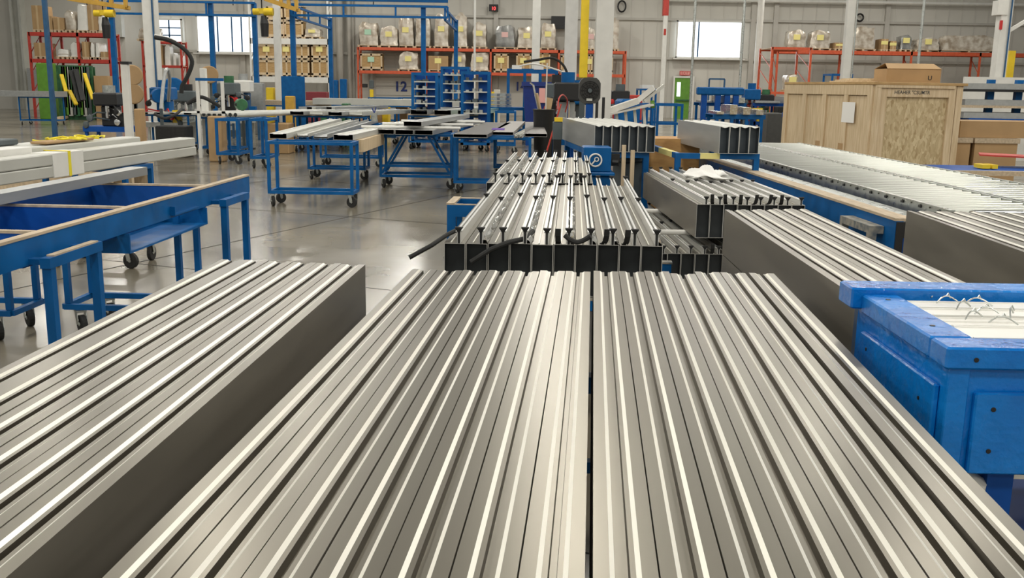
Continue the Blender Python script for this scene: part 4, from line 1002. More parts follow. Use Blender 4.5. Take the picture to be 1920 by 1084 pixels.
def load(kind, label, px0, px1, py, Y, zs, group=None, lab='label_yellow', depth=.95, pal=True, off=.05):
    x0 = D(px0, (py+110)/2, Y).x; x1 = D(px1, (py+110)/2, Y).x; ex = .05*(x1-x0)*(kind in ('wrap', 'dark')); x0 -= ex; x1 += ex; w_ = x1-x0; zt = D((px0+px1)/2, py, Y).z
    T = thing({'wrap': 'wrapped_pallet_load', 'dark': 'wrapped_pallet_load', 'white': 'wrapped_pallet_load', 'crate': 'wooden_crate', 'carton': 'cardboard_carton', 'bag': 'wrapped_bundle', 'bagw': 'wrapped_bundle'}[kind], label, {'crate': 'crate', 'carton': 'carton'}.get(kind, 'pallet load'), ((x0+x1)/2, Y+.1+depth/2, zs+.002), 0, group)
    ph = .11 if pal else 0
    if pal: MB().box(-w_/2-.03, w_/2+.03, -depth/2, depth/2, .08, .11).box(-w_/2, -w_/2+.1, -depth/2, depth/2, 0, .08).box(-.05, .05, -depth/2, depth/2, 0, .08).box(w_/2-.1, w_/2, -depth/2, depth/2, 0, .08).build('pallet', 'raw_wood', T)
    h = zt-zs-ph
    if kind in ('wrap', 'dark', 'bag', 'white', 'bagw'):
        o = lumpy(w_*.96, depth*.95, h, hash(label) % 1000 if 0 else len(label)*7+int(px0)).build('wrapped_goods', 'shrink_dark' if kind == 'dark' else ('white_plastic' if kind in ('white', 'bagw') else 'shrink_wrap'), T, smooth=True); o.location = (0, 0, ph)
        if kind == 'white': pass
    elif kind == 'crate':
        MB().box(-w_/2+.03, w_/2-.03, -depth/2+.03, depth/2-.03, ph, ph+h-.02).build('board_walls', 'crate_wood', T)
        m = MB(); y = -depth/2
        for x in (-w_/2, w_/2-.09, -.045): m.box(x, x+.09, y, y+.03, ph, ph+h)
        m.box(-w_/2, w_/2, y, y+.028, ph, ph+.1).box(-w_/2, w_/2, y, y+.028, ph+h-.1, ph+h).box(-w_/2-.01, w_/2+.01, y-.01, depth/2, ph+h-.005, ph+h+.02).build('batten', 'pine', T)
    else:
        MB().box(-w_/2, w_/2, -depth/2, depth/2, ph, ph+h).build('carton_body', 'cardboard', T); MB().box(-.04, .04, -depth/2-.002, -depth/2, ph, ph+h).build('tape', 'cardboard_pale', T)
    if lab:
        yo = -depth/2-.005; MB().box(-.2, .16, yo-.012, yo, ph+h*.45, ph+h*.45+.28 if h > .6 else ph+h*.8).build('label_sheet', lab, T)
    return T
YR = 55.3
T, Z = rack('long orange-red pallet rack along the back wall in the centre', 'pallet_rack', YR, [671, 797, 920, 1048, 1173], [88, 132], 'rack_orange', bh=.16)
top = [('wrap', 672, 708, 41, 'label_mint'), ('wrap', 712, 746, 49, 'label_yellow'), ('wrap', 746, 775, 30, 'label_yellow'), ('wrap', 778, 806, 26, None), ('wrap', 814, 841, 25, 'label_yellow'), ('wrap', 850, 876, 25, 'label_yellow'),
       ('wrap', 886, 912, 42, 'label_yellow'), ('dark', 929, 965, 47, 'label_pink'), ('wrap', 970, 1006, 50, 'label_yellow'), ('wrap', 1014, 1042, 43, 'label_yellow'), ('wrap', 1060, 1072, 56, None), ('wrap', 1100, 1116, 52, 'label_pink'), ('wrap', 1147, 1161, 34, None)]
for k, (kd, a_, b_, py, lb) in enumerate(top):
    load(kd, ('black-wrapped' if kd == 'dark' else 'film-wrapped') + ' load atop the centre rack, ' + (ORD[k] + ' from the left'), a_, b_, py, YR, Z[0], 'loads on top of the centre rack', lb)
mid = [('crate', 675, 716, 101, 'label_mint'), ('wrap', 747, 784, 97, 'label_yellow'), ('carton', 803, 840, 105, 'label_yellow'), ('wrap', 846, 873, 97, 'label_yellow'), ('wrap', 882, 917, 98, 'label_yellow'), ('crate', 926, 954, 101, 'label_yellow'), ('crate', 968, 996, 101, 'label_yellow'), ('crate', 1003, 1032, 98, 'label_yellow'), ('crate', 1052, 1072, 104, None), ('crate', 1098, 1112, 102, 'label_yellow'), ('crate', 1136, 1150, 104, None)]
for k, (kd, a_, b_, py, lb) in enumerate(mid):
    load(kd, {'crate': 'slatted wooden crate', 'wrap': 'film-wrapped load', 'carton': 'brown carton'}[kd] + ' on the centre rack lower beam, ' + (ORD[k] + ' from the left'), a_, b_, py, YR, Z[1], 'loads on the lower beam of the centre rack', lb)
# right rack
YQ = 54.0
T, Zr = rack('orange-red pallet rack along the back wall on the right', 'pallet_rack', YQ, [1458, 1586, 1709, 1838, 1960], [93], 'rack_orange', bh=.2)
rt = [('wrap', 1478, 1512, 56, 'label_yellow'), ('wrap', 1520, 1558, 57, 'label_yellow'), ('carton', 1566, 1583, 80, 'label_yellow'), ('wrap', 1600, 1642, 50, None), ('carton', 1653, 1666, 73, 'label_yellow'), ('carton', 1670, 1681, 77, 'label_yellow'), ('dark', 1690, 1711, 66, 'label_yellow'), ('wrap', 1720, 1764, 71, 'label_yellow'), ('wrap', 1768, 1872, 66, None)]
for k, (kd, a_, b_, py, lb) in enumerate(rt):
    load(kd, {'wrap': 'film-wrapped load', 'carton': 'small boxed load', 'dark': 'dark boxed load'}[kd] + ' on the orange rack at right, ' + (ORD[k] + ' from the left'), a_, b_, py, YQ, Zr[0], 'loads on the right rack', lb)
# open red frame left of it
YF = 48.0
T, Zf = rack('tall open red frame rack standing before the right pallet rack', 'open_rack', YF, [1447, 1520], [88, 172], 'rack_orange', depth=2.4)
load('wrap', 'film-wrapped load on the low shelf of the open red frame rack', 1478, 1502, 140, YF, Zf[1], None, 'label_yellow')
# cream rack with crates
YC = 53.5
T, Zc = rack('tall cream steel rack of wooden crates left of centre', 'pallet_rack', YC, [470, 616], [71, 143], 'white_paint', bh=.3, topext=2.0)
k = 0
for py, zz_, cols in ((110, Zc[1], ((478, 520), (525, 547), (551, 579), (583, 614))),):
    for (a_, b_) in cols:
        t1 = load('crate', 'slatted crate in the lower row of the cream rack, ' + ORD[k] + ' from the left', a_, b_, 113, YC, zz_, 'crates in the cream rack', None)
        zt1 = D((a_+b_)/2, 113, YC).z + .03
        load('crate', 'slatted crate in the second row of the cream rack, ' + ORD[k] + ' from the left', a_, b_, 84, YC, zt1, 'crates in the cream rack', 'label_yellow' if k != 2 else None); k += 1
k = 0
for (a_, b_) in ((500, 530), (533, 568)):
    load('crate', 'slatted crate on the top beam of the cream rack, ' + ('left', 'right')[k] + ' one of the lower pair', a_, b_, 41, YC, Zc[0], 'top crates in the cream rack', None)
    load('crate', 'topmost slatted crate on the cream rack, ' + ('left', 'right')[k] + ' one of the pair', a_, b_, 12, YC, D((a_+b_)/2, 41, YC).z+.03, 'top crates in the cream rack', None); k += 1
load('wrap', 'low film-wrapped load beside the top crates of the cream rack', 570, 600, 52, YC, Zc[0], None, 'label_yellow')
# left rack (turned a little)
YL = 42.5
T, Zl = rack('red pallet rack crowded with cartons and bags at the far left', 'pallet_rack', YL, [57, 97, 148, 206], [60, 110], 'rack_red', bh=.16)
lt = [('carton', 60, 80, 10, None), ('wrap', 60, 82, -20, None), ('carton', 86, 98, 30, None), ('carton', 100, 120, 33, None), ('wrap', 120, 140, 20, None), ('white', 142, 165, 8, None), ('carton', 164, 182, 5, None), ('white', 182, 196, 30, None)]
for k, (kd, a_, b_, py, lb) in enumerate(lt):
    if py < 0: continue
    load(kd, {'wrap': 'film-wrapped stack', 'carton': 'brown carton stack', 'white': 'white wrapped goods'}[kd] + ' on the far left red rack top, ' + ORD[k if k == 0 else k-1] + ' from the left', a_, b_, py, YL, Zl[0], 'goods on top of the left rack', lb)
lm = [('carton', 62, 84, 80), ('bagw', 104, 126, 92), ('bagw', 128, 148, 80), ('carton', 152, 164, 78), ('white', 166, 174, 80), ('white', 176, 184, 80), ('carton', 187, 201, 97)]
for k, (kd, a_, b_, py) in enumerate(lm):
    load(kd, {'carton': 'brown carton', 'bagw': 'white bagged goods', 'white': 'standing white roll'}[kd] + ' on the far left red rack lower shelf, ' + ORD[k] + ' from the left', a_, b_, py, YL, Zl[1], 'goods on the lower shelf of the left rack', None)
# ------------------------------------------------------------------ roof columns and posts
def hcol(label, px0, px1, py, Y, mn='white_paint', name='steel_column', kind='H', z0=0, z1=9, d=None, px_base=None):
    a = D(px0, py, Y); b = D(px1, py, Y); w_ = b.x-a.x; d = d or w_
    T = thing(name, label, 'column' if 'column' in name else 'post', ((a.x+b.x)/2, Y, z0))
    h = z1-z0; m = MB()
    if kind == 'H': m.box(-w_/2, w_/2, 0, .03, .02, h).box(-w_/2, w_/2, d-.03, d, .02, h).box(-.02, .02, .03, d-.03, .02, h)
    elif kind == 'box': m.cbox(-w_/2, w_/2, 0, d, .02, h, .01)
    else: m.tube([(0, d/2, .02), (0, d/2, h)], w_/2, 16)
    m.build('shaft', mn, T, smooth=(kind == 'tube'))
    if z0 == 0: MB().box(-w_/2-.06, w_/2+.06, -.06, d+.06, 0, .02).build('base_plate', 'grey_alu', T)
    return T
hcol('big pale steel column just right of the black fan', 1116, 1148, 120, 16.5, kind='H', d=.25)
hcol('pale steel column left of the yellow post', 1060, 1083, 60, 30, kind='H')
hcol('slim pale column left of the pair by the yellow post', 998, 1013, 60, 32, kind='box')
T = hcol('pale column with a blue conduit at the left', 271, 294, 100, 27, kind='box')
MB().tube([(.12, -.03, .5), (.12, -.03, 9)], .025, 8).build('conduit', 'steel_blue', T)
hcol('pale square column before the cream crate rack', 513, 525, 80, 34, kind='box')
hcol('pale pipe post rising by the right window', 1418, 1430, 80, 51.2, kind='tube')
T = hcol('pale column with dark red top band and marks', 1241, 1249, 100, 48, kind='box')
m = MB().box(-.13, .13, -.012, .34, D(1247, 29, 48).z, 9).box(-.06, .05, -.014, 0, D(1247, 66, 48).z, D(1247, 54, 48).z); m.build('red_band', 'rack_red', T)
hcol('slim blue-grey post in front of the right window', 1299, 1304, 60, 44, 'galvanised', 'slim_post', 'tube')
hcol('slim blue-grey post at the right side of the right window', 1391, 1396, 60, 44.5, 'galvanised', 'slim_post', 'tube')
T = hcol('slim pale post rising behind the left of the wooden crate', 1585, 1600, 80, 24, 'white_paint', 'steel_column', 'box')
MB().tube([(.11, -.03, .5), (.11, -.03, 9)], .02, 8).build('conduit', 'galvanised', T)
hcol('slim leaning blue-grey post behind the carton on the crate', 1726, 1731, 60, 26, 'galvanised', 'slim_post', 'tube')
T = hcol('pale column with blue conduit at the right edge', 1872, 1893, 80, 25, kind='box')
MB().tube([(.08, -.03, .5), (.08, -.03, 9)], .02, 8).build('conduit', 'steel_blue', T)
m = MB(); zb = D(1880, 20, 25).z; m.bar((.1, .1, zb-.5), (1.2, .1, zb+.2), .08).box(-.25, 0, -.02, .3, zb-.1, zb+.25); m.build('bracket', 'white_paint', T)
MB().box(-.17, -.11, -.05, 0, D(1870, 40, 25).z-.2, D(1870, 40, 25).z+.02).build('fire_alarm', 'red', T)
T = hcol('bright yellow steel post left of the black fan', 1088, 1103, 80, 19, 'yellow', 'yellow_post', 'box', z0=D(1090, 148, 19).z, d=.1)
mq = D(1093, 148, 19)
m = MB().box(mq.x-.05, mq.x+.05, 19.02, 19.08, 0, mq.z-.001); solo(m, 'pedestal', 'grey_plastic', 'dark pedestal below the bright yellow post', 'post', loc=(mq.x, 19.05, 0))
hcol('thin pale post rising behind the shelf trolleys', 888, 892, 80, 33, 'white_paint', 'slim_post', 'tube')
hcol('white post with black cap among the machines at the left', 229, 242, 180, 16.5, 'white_paint', 'capped_post', 'box', z1=D(234, 120, 16.5).z)
p = D(234, 120, 16.5); boxthing('post_cap', 'black', 'black plastic cap on the white post at the left', 'cap', p.x-.07, p.x+.07, 16.48, 16.63, p.z+.001, p.z+.04)
hcol('shorter white post with black cap among the hose machines', 375, 386, 160, 24, 'white_paint', 'capped_post', 'box', z1=D(380, 128, 24).z)
# wall column at far left
m = MB(); a = D(26, 100, LY-.5); b = D(46, 100, LY-.5); m.box(a.x, a.x+.12, LY-.6, LY, 0, 9).box(b.x-.12, b.x, LY-.6, LY, 0, 9).box(a.x+.12, b.x-.12, LY-.35, LY-.3, 0, 9)
m.mats = []; o = struct('trim_6', m, 'cream_beam')
a = D(48, 140, LY-1.0); boxthing('electric_box', 'grey_alu', 'grey electric box on the wall column at the far left', 'electric box', a.x, a.x+.55, LY-.85, LY-.6, D(50, 170, LY-.8).z, D(50, 128, LY-.8).z)
# ------------------------------------------------------------------ blue crane frames and hoists
def ladder(m, a, b, h, step, t=.07):
    a, b = Vector(a), Vector(b); m.bar(a, b, t).bar(a-Vector((0, 0, h)), b-Vector((0, 0, h)), t); n = max(1, int((b-a).length/step))
    for i in range(n+1): p = a+(b-a)*(i/n); m.bar(p, p-Vector((0, 0, h)), t*.8)
def gantry(label, Y, posts, pyt, x_ends, h, Y2=None, r=.075):
    T = thing('overhead_crane', label, 'crane frame', (D(posts[0], 60, Y).x, Y, 0)); ox = T.location.x
    zt = D(posts[0], pyt, Y).z
    for p in posts:
        x = D(p, 60, Y).x-ox; MB().box(x-r, x+r, -r, r, .02, max(zt-.0, .1)).box(x-.22, x+.22, -.22, .22, 0, .02).build('post', 'blue_paint', T)
    m = MB(); a = D(x_ends[0], pyt, Y); b = D(x_ends[1], pyt, Y); ladder(m, (a.x-ox, -r-.06, zt), (b.x-ox, -r-.06, zt), h, 1.6); m.build('truss', 'blue_paint', T)
    if Y2:
        for p in (x_ends[0]+6, x_ends[1]-6):
            x = D(p, 60, Y).x-ox; m = MB(); ladder(m, (x, .1, zt-.05), (x, Y2-Y, zt-.05), h, 1.6); m.build('side_truss', 'blue_paint', T)
            MB().box(x-r, x+r, Y2-Y-r, Y2-Y+r, 0, zt).build('post', 'blue_paint', T)
    return T, zt
gantry('blue overhead crane frame in front of the left rack and windows', 33, [211, 397, 478], 2, (205, 480), .40)
gantry('blue overhead crane frame spanning right of the cream rack', 32, [549, 794], 9, (548, 840), .33, 38)
T = hcol('dark blue crane post standing nearest the left rack', 82, 90, 60, 25.5, 'steel_blue', 'blue_post', 'box')
a = D(400, 1, 36); b = D(840, 5, 36)
T = thing('upper_truss', 'thin blue upper runway beam along the top of the picture', 'beam', (a.x, 36, a.z)); m = MB(); m.bar((0, 0, .1), (b.x-a.x, 0, .1), .1); m.build('runway', 'blue_paint', T)
def crane_arm(label, a, b, t, n=4):
    T = thing('jib_crane', label, 'crane arm', a); a, b = Vector(a), Vector(b); m = MB(); d = b-a
    s = Vector((0, .25, 0)); m.bar((0, 0, 0), d, t).bar(s, d+s, t).bar((0, 0, t*2.4), d+Vector((0, 0, t*2.4)), t)
    for i in range(n+1): q = d*(i/n); m.bar(q, q+Vector((0, 0, t*2.4)), t*.8).bar(q, q+s, t*.8)
    m.build('girder', 'crane_orange', T); return T
crane_arm('orange-yellow crane arm reaching over the left rack', D(128, -3, 31), D(236, 14, 31), .13)
crane_arm('orange-yellow crane arm before the cream rack', D(498, -2, 31), D(556, 18, 31), .13)
def hoist(label, p):
    T = thing('chain_hoist', label, 'hoist', p)
    MB().tube([(-.32, 0, 0), (-.12, 0, 0)], .10, 14).tube([(.02, 0, 0), (.30, 0, 0)], .12, 14).box(-.14, .04, -.08, .08, -.06, .1).build('motor', 'yellow', T, smooth=True)
    MB().tube([(-.05, 0, .1), (-.05, 0, 1.2)], .02, 6).build('chain', 'black', T); MB().tube([(.0, 0, -.12), (.02, 0, -.35), (.02, 0, -.75)], .12, 10, radii=[.08, .13, .11]).build('chain_bag', 'black', T)
hoist('yellow chain hoist hanging before the left rack', D(196, 25, 31)); hoist('yellow chain hoist hanging near the cream rack', D(494, 22, 31))
# cream rack extras: blue panel, machines, wall door 12
a = D(526, 165, 30); b = D(570, 165, 30); T = thing('blue_screen', 'blue metal screen panel standing below the crates', 'panel', (a.x, 30.1, 0))
MB().cbox(0, b.x-a.x, 0, .06, .25, D(548, 143, 30).z, .01).build('panel', 'blue_paint', T); MB().box(.05, .11, -.2, .3, 0, .25).box(b.x-a.x-.11, b.x-a.x-.05, -.2, .3, 0, .25).build('foot', 'blue_paint', T)
YD = WY-.2; a = D(705, 160, YD); b = D(800, 160, YD); zt = D(750, 134, YD).z
dr = bpy.data.objects.new('door_2', None); C.objects.link(dr); dr.location = (a.x, YD, 0); dr['kind'] = 'structure'; m = MB(); z = 0
while z < zt-.1: m.box(0, b.x-a.x, 0, .05, z, z+.5); z += .52
m.build('door_leaf', 'wall_paint', dr); MB().box(-.12, 0, -.05, .1, 0, zt+.1).box(b.x-a.x, b.x-a.x+.12, -.05, .1, 0, zt+.1).build('door_frame', 'girt_paint', dr)
def txt2(s_, h_, p, mn, label):
    cu = bpy.data.curves.new('number_sign', 'FONT'); cu.body = s_; cu.size = h_*1.38; cu.extrude = .01; cu.offset = h_*.035; cu.align_x = 'CENTER'; cu.align_y = 'CENTER'
    cu.materials.append(M[mn]); o = curve_mesh('number_sign', cu); o.location = p; o.rotation_euler = (PI/2, 0, 0); return tag(o, label, 'sign')
c = D(751, 163, YD-.05); txt2('12', .56, c, 'navy', 'dark blue number 12 painted on the pale roll-up door')
a = D(976, 163, YD); txt2('14', .5, a, 'navy', 'dark blue door number partly hidden by the blue bin')
# things at the wall, left of door 12
for (px0, px1, py0, py1, Y, mn, nm, lb, ct) in (
    (622, 633, 150, 176, 50, 'blue_paint', 'welding_unit', 'blue welding unit by the cream rack, left half', 'machine'), (637, 649, 148, 176, 50, 'blue_paint', 'welding_unit', 'blue welding unit by the cream rack, right half', 'machine'),
    (679, 688, 157, 164, 52, 'black', 'wall_box', 'black control box beside door 12', 'box'), (692, 700, 150, 165, 52, 'grey_plastic', 'wall_box', 'dark grey cabinet beside door 12', 'box'), (693, 699, 168, 178, 50, 'yellow', 'yellow_bollard', 'short yellow bollard beside door 12', 'bollard'),
    (921, 927, 172, 188, 40, 'yellow', 'yellow_bollard', 'short yellow bollard right of the shelf trolleys', 'bollard'), (926, 938, 168, 188, 40.5, 'wall_paint', 'steel_drum', 'tall pale drum right of the yellow bollard', 'drum'),
    (573, 612, 172, 188, 42, 'dark_red', 'red_bench', 'dark red bench under the cream rack', 'bench'), (498, 512, 164, 186, 34, 'yellow', 'yellow_cabinet', 'yellow cabinet left of the blue screen panel', 'cabinet'), (534, 550, 180, 187, 29.5, 'crane_orange', 'orange_caddy', 'orange box in front of the blue screen panel', 'box'),
    (466, 492, 155, 186, 31, 'grey_alu', 'tool_cabinet', 'grey tool cabinet among the machines', 'cabinet'), (250, 262, 204, 240, 20, 'cardboard', 'cardboard_carton', 'brown carton behind the white capped post', 'carton'), (388, 416, 218, 255, 20, 'cardboard', 'cardboard_carton', 'brown carton under the round pipe rack', 'carton')):
    a = D(px0, py0, Y); b = D(px1, py0, Y); z0 = 0; z1 = a.z
    if nm in ('wall_box',): z0 = D(px0, py1, Y).z
    boxthing(nm, mn, lb, ct, a.x, b.x, Y, Y+max(.3, (b.x-a.x)*.7), z0, z1, bev=.02)
# monitor and clock high on the centre wall
a = D(1034, 30, WY-.6); b = D(1066, 54, WY-.6); boxthing('wall_speaker', 'black', 'black box speaker behind the pale columns', 'speaker', a.x, b.x, WY-.6, WY-.25, b.z, a.z)
a = D(917, 8, WY-.5); b = D(934, 21, WY-.5); T = thing('led_display', 'small black display with red lit digits on the wall', 'display', (a.x, WY-.5, b.z)); MB().box(0, b.x-a.x, 0, .25, 0, a.z-b.z).build('housing', 'black', T)
txt('10', .26, (.25, -.005, .14), (PI/2, 0, 0), 'screen_red', T, 'digits')
# ------------------------------------------------------------------ tall blue shelf trolleys
def trolley(label, Y, px0, px1, pyt, n, arch=False):
    a = D(px0, 150, Y); b = D(px1, 150, Y); w_ = b.x-a.x; zt = D((px0+px1)/2, pyt, Y).z; d = .9
    T = thing('shelf_trolley', label, 'trolley', (a.x, Y, 0)); t = .07
    for x in (0, w_-t):
        for y in (0, d-t): MB().box(x, x+t, y, y+t, .16, zt-t).build('post', 'blue_paint', T)
    MB().box(0, w_, 0, t, zt-t, zt).box(0, w_, d-t, d, zt-t, zt).box(0, t, t, d-t, zt-t, zt).box(w_-t, w_, t, d-t, zt-t, zt).build('top_frame', 'blue_paint', T)
    MB().box(0, w_, 0, d, .16, .22).build('base', 'blue_paint', T); MB().box(w_-.3, w_-t, .3, .34, .25, zt-t).box(t, .3, .6, .64, .25, zt-t).build('divider', 'blue_dark', T)
    for k in range(n):
        z = .4+(zt-.65)*k/(n-1); s = MB().box(t, w_-t, .01, d-.01, z, z+.03).build('shelf', 'pale_alu', T)
        m = MB(); rr = random.Random(k*7+int(px0)); x = t+.05
        while x < w_-.25: hh = rr.uniform(.02, .09); m.box(x, x+rr.uniform(.05, .14), .05, d-.1, z+.03, z+.03+hh); x += .17
        m.build('small_parts', 'grey_plastic' if k % 2 else 'galvanised', s)
    for i, (x, y) in enumerate(((.08, .08), (w_-.08, .08), (.08, d-.08), (w_-.08, d-.08))): caster(T, x, y, .065, i)
trolley('tall blue shelf trolley nearest door 12', 25.5, 771, 821, 136, 8)
trolley('middle tall blue shelf trolley, set farther back', 28.5, 826, 880, 125, 7)
trolley('right-hand tall blue shelf trolley with white wrapped top shelf', 24.5, 864, 919, 134, 6)
# blue frame stand, blue bin
Y = 30; a = D(950, 170, Y); b = D(1046, 170, Y); zt = D(1000, 129, Y).z; T = thing('portal_stand', 'tall blue portal frame around the dark blue bin', 'frame', (a.x, Y, 0)); w_ = b.x-a.x
MB().box(0, w_, 0, .12, zt-.14, zt).build('top_beam', 'blue_paint', T)
for x in (0, w_*.32, w_*.62, w_-.1): MB().box(x, x+.09, 0, .1, 0, zt-.14).build('post', 'blue_paint', T)
for k, x in enumerate((.15, w_*.52)): MB().box(x, x+.30, -.01, .0, zt-.02, zt+.10).build('paper_label', 'white_paper', T)
a = D(987, 180, 27.5); b = D(1040, 180, 27.5); zt = D(1010, 155, 27.5).z; z0 = .45; w_ = b.x-a.x
T = thing('tipping_bin', 'dark blue tipping bin with a pink paper sheet', 'bin', (a.x, 27.5, 0))
m = MB(); m.add([(.0, 0, z0), (w_-.1, 0, z0), (w_-.1, 1.1, z0), (0, 1.1, z0), (-.1, -.1, zt), (w_, -.1, zt), (w_, 1.2, zt), (-.1, 1.2, zt)], [(0, 3, 2, 1), (4, 5, 6, 7), (0, 1, 5, 4), (1, 2, 6, 5), (2, 3, 7, 6), (3, 0, 4, 7)]); m.build('hopper', 'navy', T)
MB().box(-.14, w_+.04, -.14, -.09, zt-.1, zt+.02).build('rim', 'navy', T); MB().box(.35, .70, -.135, -.11, zt-.55, zt-.15).build('paper_sheet', 'pink_paper', T); MB().box(0, w_-.1, 0, 1.1, .2, z0).box(0, .1, 0, 1.1, 0, .2).box(w_-.2, w_-.1, 0, 1.1, 0, .2).build('base_frame', 'blue_dark', T)
# grey wire tubs
for k, px in enumerate((929, 945)):
    p = D(px, 188, 29); T = thing('parts_tub', 'grey ribbed parts tub on the blue bench, ' + ('left', 'right')[k] + ' one', 'tub', (p.x, 29, p.z-.22)); m = MB()
    for j in range(4): m.tube([(0, 0, j*.11), (0, 0, j*.11+.085)], .22-.01*(j % 2), 14)
    m.build('tub_body', 'grey_alu', T)
q = D(920, 205, 28.6); T = cart('blue steel bench carrying the grey ribbed tubs', (q.x, 28.6, 0), 0, 2.6, .8, D(935, 201, 28.6).z-.005, name='steel_bench', cat='bench', t=.08, wheels=False, low=.2)
MB().box(0, 2.6, 0, .8, D(935, 201, 28.6).z-.005, D(935, 201, 28.6).z+.0).build('bench_top', 'blue_paint', T)
# black bin with cardboard and tube
Y = 17.5; p = D(1020, 205, Y); T = thing('rubbish_bin', 'black bin stuffed with cardboard beyond the charcoal panels', 'bin', (p.x, Y, 0)); zt = p.z
MB().tube([(0, 0, 0), (0, 0, zt-.05), (0, 0, zt)], .2, 18, radii=[.15, .19, .205]).build('bin_body', 'black', T, smooth=True)
m = MB().bar((-.05, 0, zt-.1), (-.14, -.02, zt+.28), .16, .02).bar((.05, .03, zt-.1), (.1, .03, zt+.2), .12, .02); m.build('cardboard_piece', 'cardboard_pale', T)
MB().tube([(-.1, 0, zt), (-.2, 0, zt+.42), (-.26, 0, zt+.46)], .018, 8).build('metal_rod', 'chrome', T)
MB().tube([(.02, .0, .3), (.04, 0, D(1020, 118, Y).z)], .012, 6).build('thin_pole', 'white_paint', T)
Y = 14; a = D(1030, 268, Y); b = D(1052, 195, Y); g_ = a+(a-b)*(a.z/(b.z-a.z)); m = MB().tube([g_, b], .012, 8); solo(m, 'red_pole', 'rack_red', 'thin red pole leaning beside the seven channel bars', 'pole', loc=a, smooth=True)
m = MB().tube([(b.x, b.y, 0), (a.x+.1, a.y+.05, a.z)], .01, 6)
p = D(1046, 225, 12.2); T = thing('yellow_tool', 'yellow and dark tool stand left of the channel bars', 'tool', (p.x, 12.2, 0)); MB().box(-.05, .05, 0, .1, 0, p.z-.25).build('stand', 'black', T); MB().cbox(-.06, .06, 0, .1, p.z-.25, p.z-.02, .01).build('housing', 'grey_plastic', T); MB().box(-.04, .06, -.005, .1, p.z-.02, p.z+.03).build('yellow_head', 'yellow', T)
# round black fan on stand
Y = 15.2; c = D(1106, 170, Y); a = D(1086, 170, Y); r_ = c.x-a.x
T = thing('drum_fan', 'dark grey square drum fan on a black stand before the big pale column', 'fan', (c.x, Y, 0)); R2 = r_
m = MB(); n = 24; prof = []
for i in range(n):
    an = 2*PI*i/n; q = 1/max(abs(math.cos(an)), abs(math.sin(an))); q = min(q, 1.17); prof.append((math.cos(an)*R2*q, math.sin(an)*R2*q*1.18))
m.ext(prof, .14); m.v = [v+Vector((0, 0, c.z)) for v in m.v]; m.build('housing', 'fan_grey', T)
m = MB()
for rr_ in (.3, .5, .7, .88): m.tube([(math.cos(i*PI/14)*R2*rr_, -.012, c.z+math.sin(i*PI/14)*R2*rr_) for i in range(29)], .006, 5, cap=False)
for i in range(12): an = i*PI/6; m.tube([(math.cos(an)*R2*.2, -.012, c.z+math.sin(an)*R2*.2), (math.cos(an)*R2*.9, -.012, c.z+math.sin(an)*R2*.9)], .004, 4)
m.build('grille', 'black', T); MB().disc((0, -.02, c.z), (0, 1, 0), R2*.2, .04, 16).build('hub', 'grey_plastic', T); MB().box(-.05, .04, -.02, -.005, c.z-R2*.95, c.z-R2*.72).build('label_plate', 'pale_alu', T)
MB().box(.1, .14, .02, .08, .05, c.z-R2*.9).box(.2, .24, .02, .08, .05, c.z-R2*.6).box(-.25, .25, -.15, .25, 0, .05).build('stand', 'black', T); MB().box(-.05, .06, .02, .1, .05, c.z-R2*1.1).build('blue_leg', 'blue_dark', T)
# ------------------------------------------------------------------ machine cluster beside the yellow post (right of centre) and at the left
def arc(pts, r, label, mn='black_rubber', name='air_hose'):
    V = [Vector(p) for p in pts]; out = []
    for i in range(len(V)-1):
        p0, p1, p2, p3 = V[max(i-1, 0)], V[i], V[i+1], V[min(i+2, len(V)-1)]
        for k in range(6):
            t = k/6; out.append(.5*((2*p1)+(p2-p0)*t+(2*p0-5*p1+4*p2-p3)*t*t+(3*p1-p0-3*p2+p3)*t**3))
    out.append(V[-1]); return solo(MB().tube(out, r, 8), name, mn, label, 'hose', loc=V[0], smooth=True)
def machine(label, Y, px, w_, zt, cols, seed, arms=3):
    rr = random.Random(seed); x = D(px, 170, Y).x; T = thing('workshop_machine', label, 'machine', (x, Y, 0))
    MB().box(-w_/2, w_/2, 0, .7, .55, .66).build('bed', cols[0], T)
    for sx in (-1, 1):
        for y in (.03, .62): MB().box(sx*(w_/2-.05)-.03, sx*(w_/2-.05)+.03, y, y+.06, 0, .55).build('leg', cols[0], T)
    MB().cbox(-.18, .14, .2, .5, .66, zt*.72, .02).build('column', cols[1], T)
    hd = MB().cbox(-.26, .24, .0, .5, zt*.72, zt*.9, .03).build('head', cols[2], T)
    MB().tube([(.0, .25, zt*.9), (0, .25, zt)], .13, 14).build('motor', cols[3], T, smooth=True)
    MB().tube([(0, .1, zt*.72), (0, .1, zt*.55)], .04, 10).build('spindle', 'chrome', T)
    for k in range(arms):
        z = rr.uniform(.75, zt*.8); x1 = rr.choice((-1, 1))*rr.uniform(.2, w_/2); MB().tube([(0, .2, z), (x1*.6, .05, z+rr.uniform(-.05, .1)), (x1, .0, z-rr.uniform(.0, .15))], .018, 7).disc((x1, 0, z-.1), (rr.random(), 1, 0), .07, .05, 12).build('control_arm', rr.choice(('black', 'chrome', 'red', 'grey_plastic')), T, smooth=True)
    MB().box(w_*.2, w_*.2+.18, .05, .2, .66, .95).build('control_box', cols[4], T)
machine('blue drilling machine left of the black fan, under the yellow post', 18.3, 1066, .9, D(1066, 135, 18.3).z, ('blue_paint', 'grey_alu', 'black', 'blue_paint', 'white_plastic'), 1, 5)
machine('small blue machine just left of the yellow post', 20.5, 1078, .8, D(1078, 150, 20.5).z, ('blue_paint', 'grey_plastic', 'blue_paint', 'blue_paint', 'red'), 2, 4)
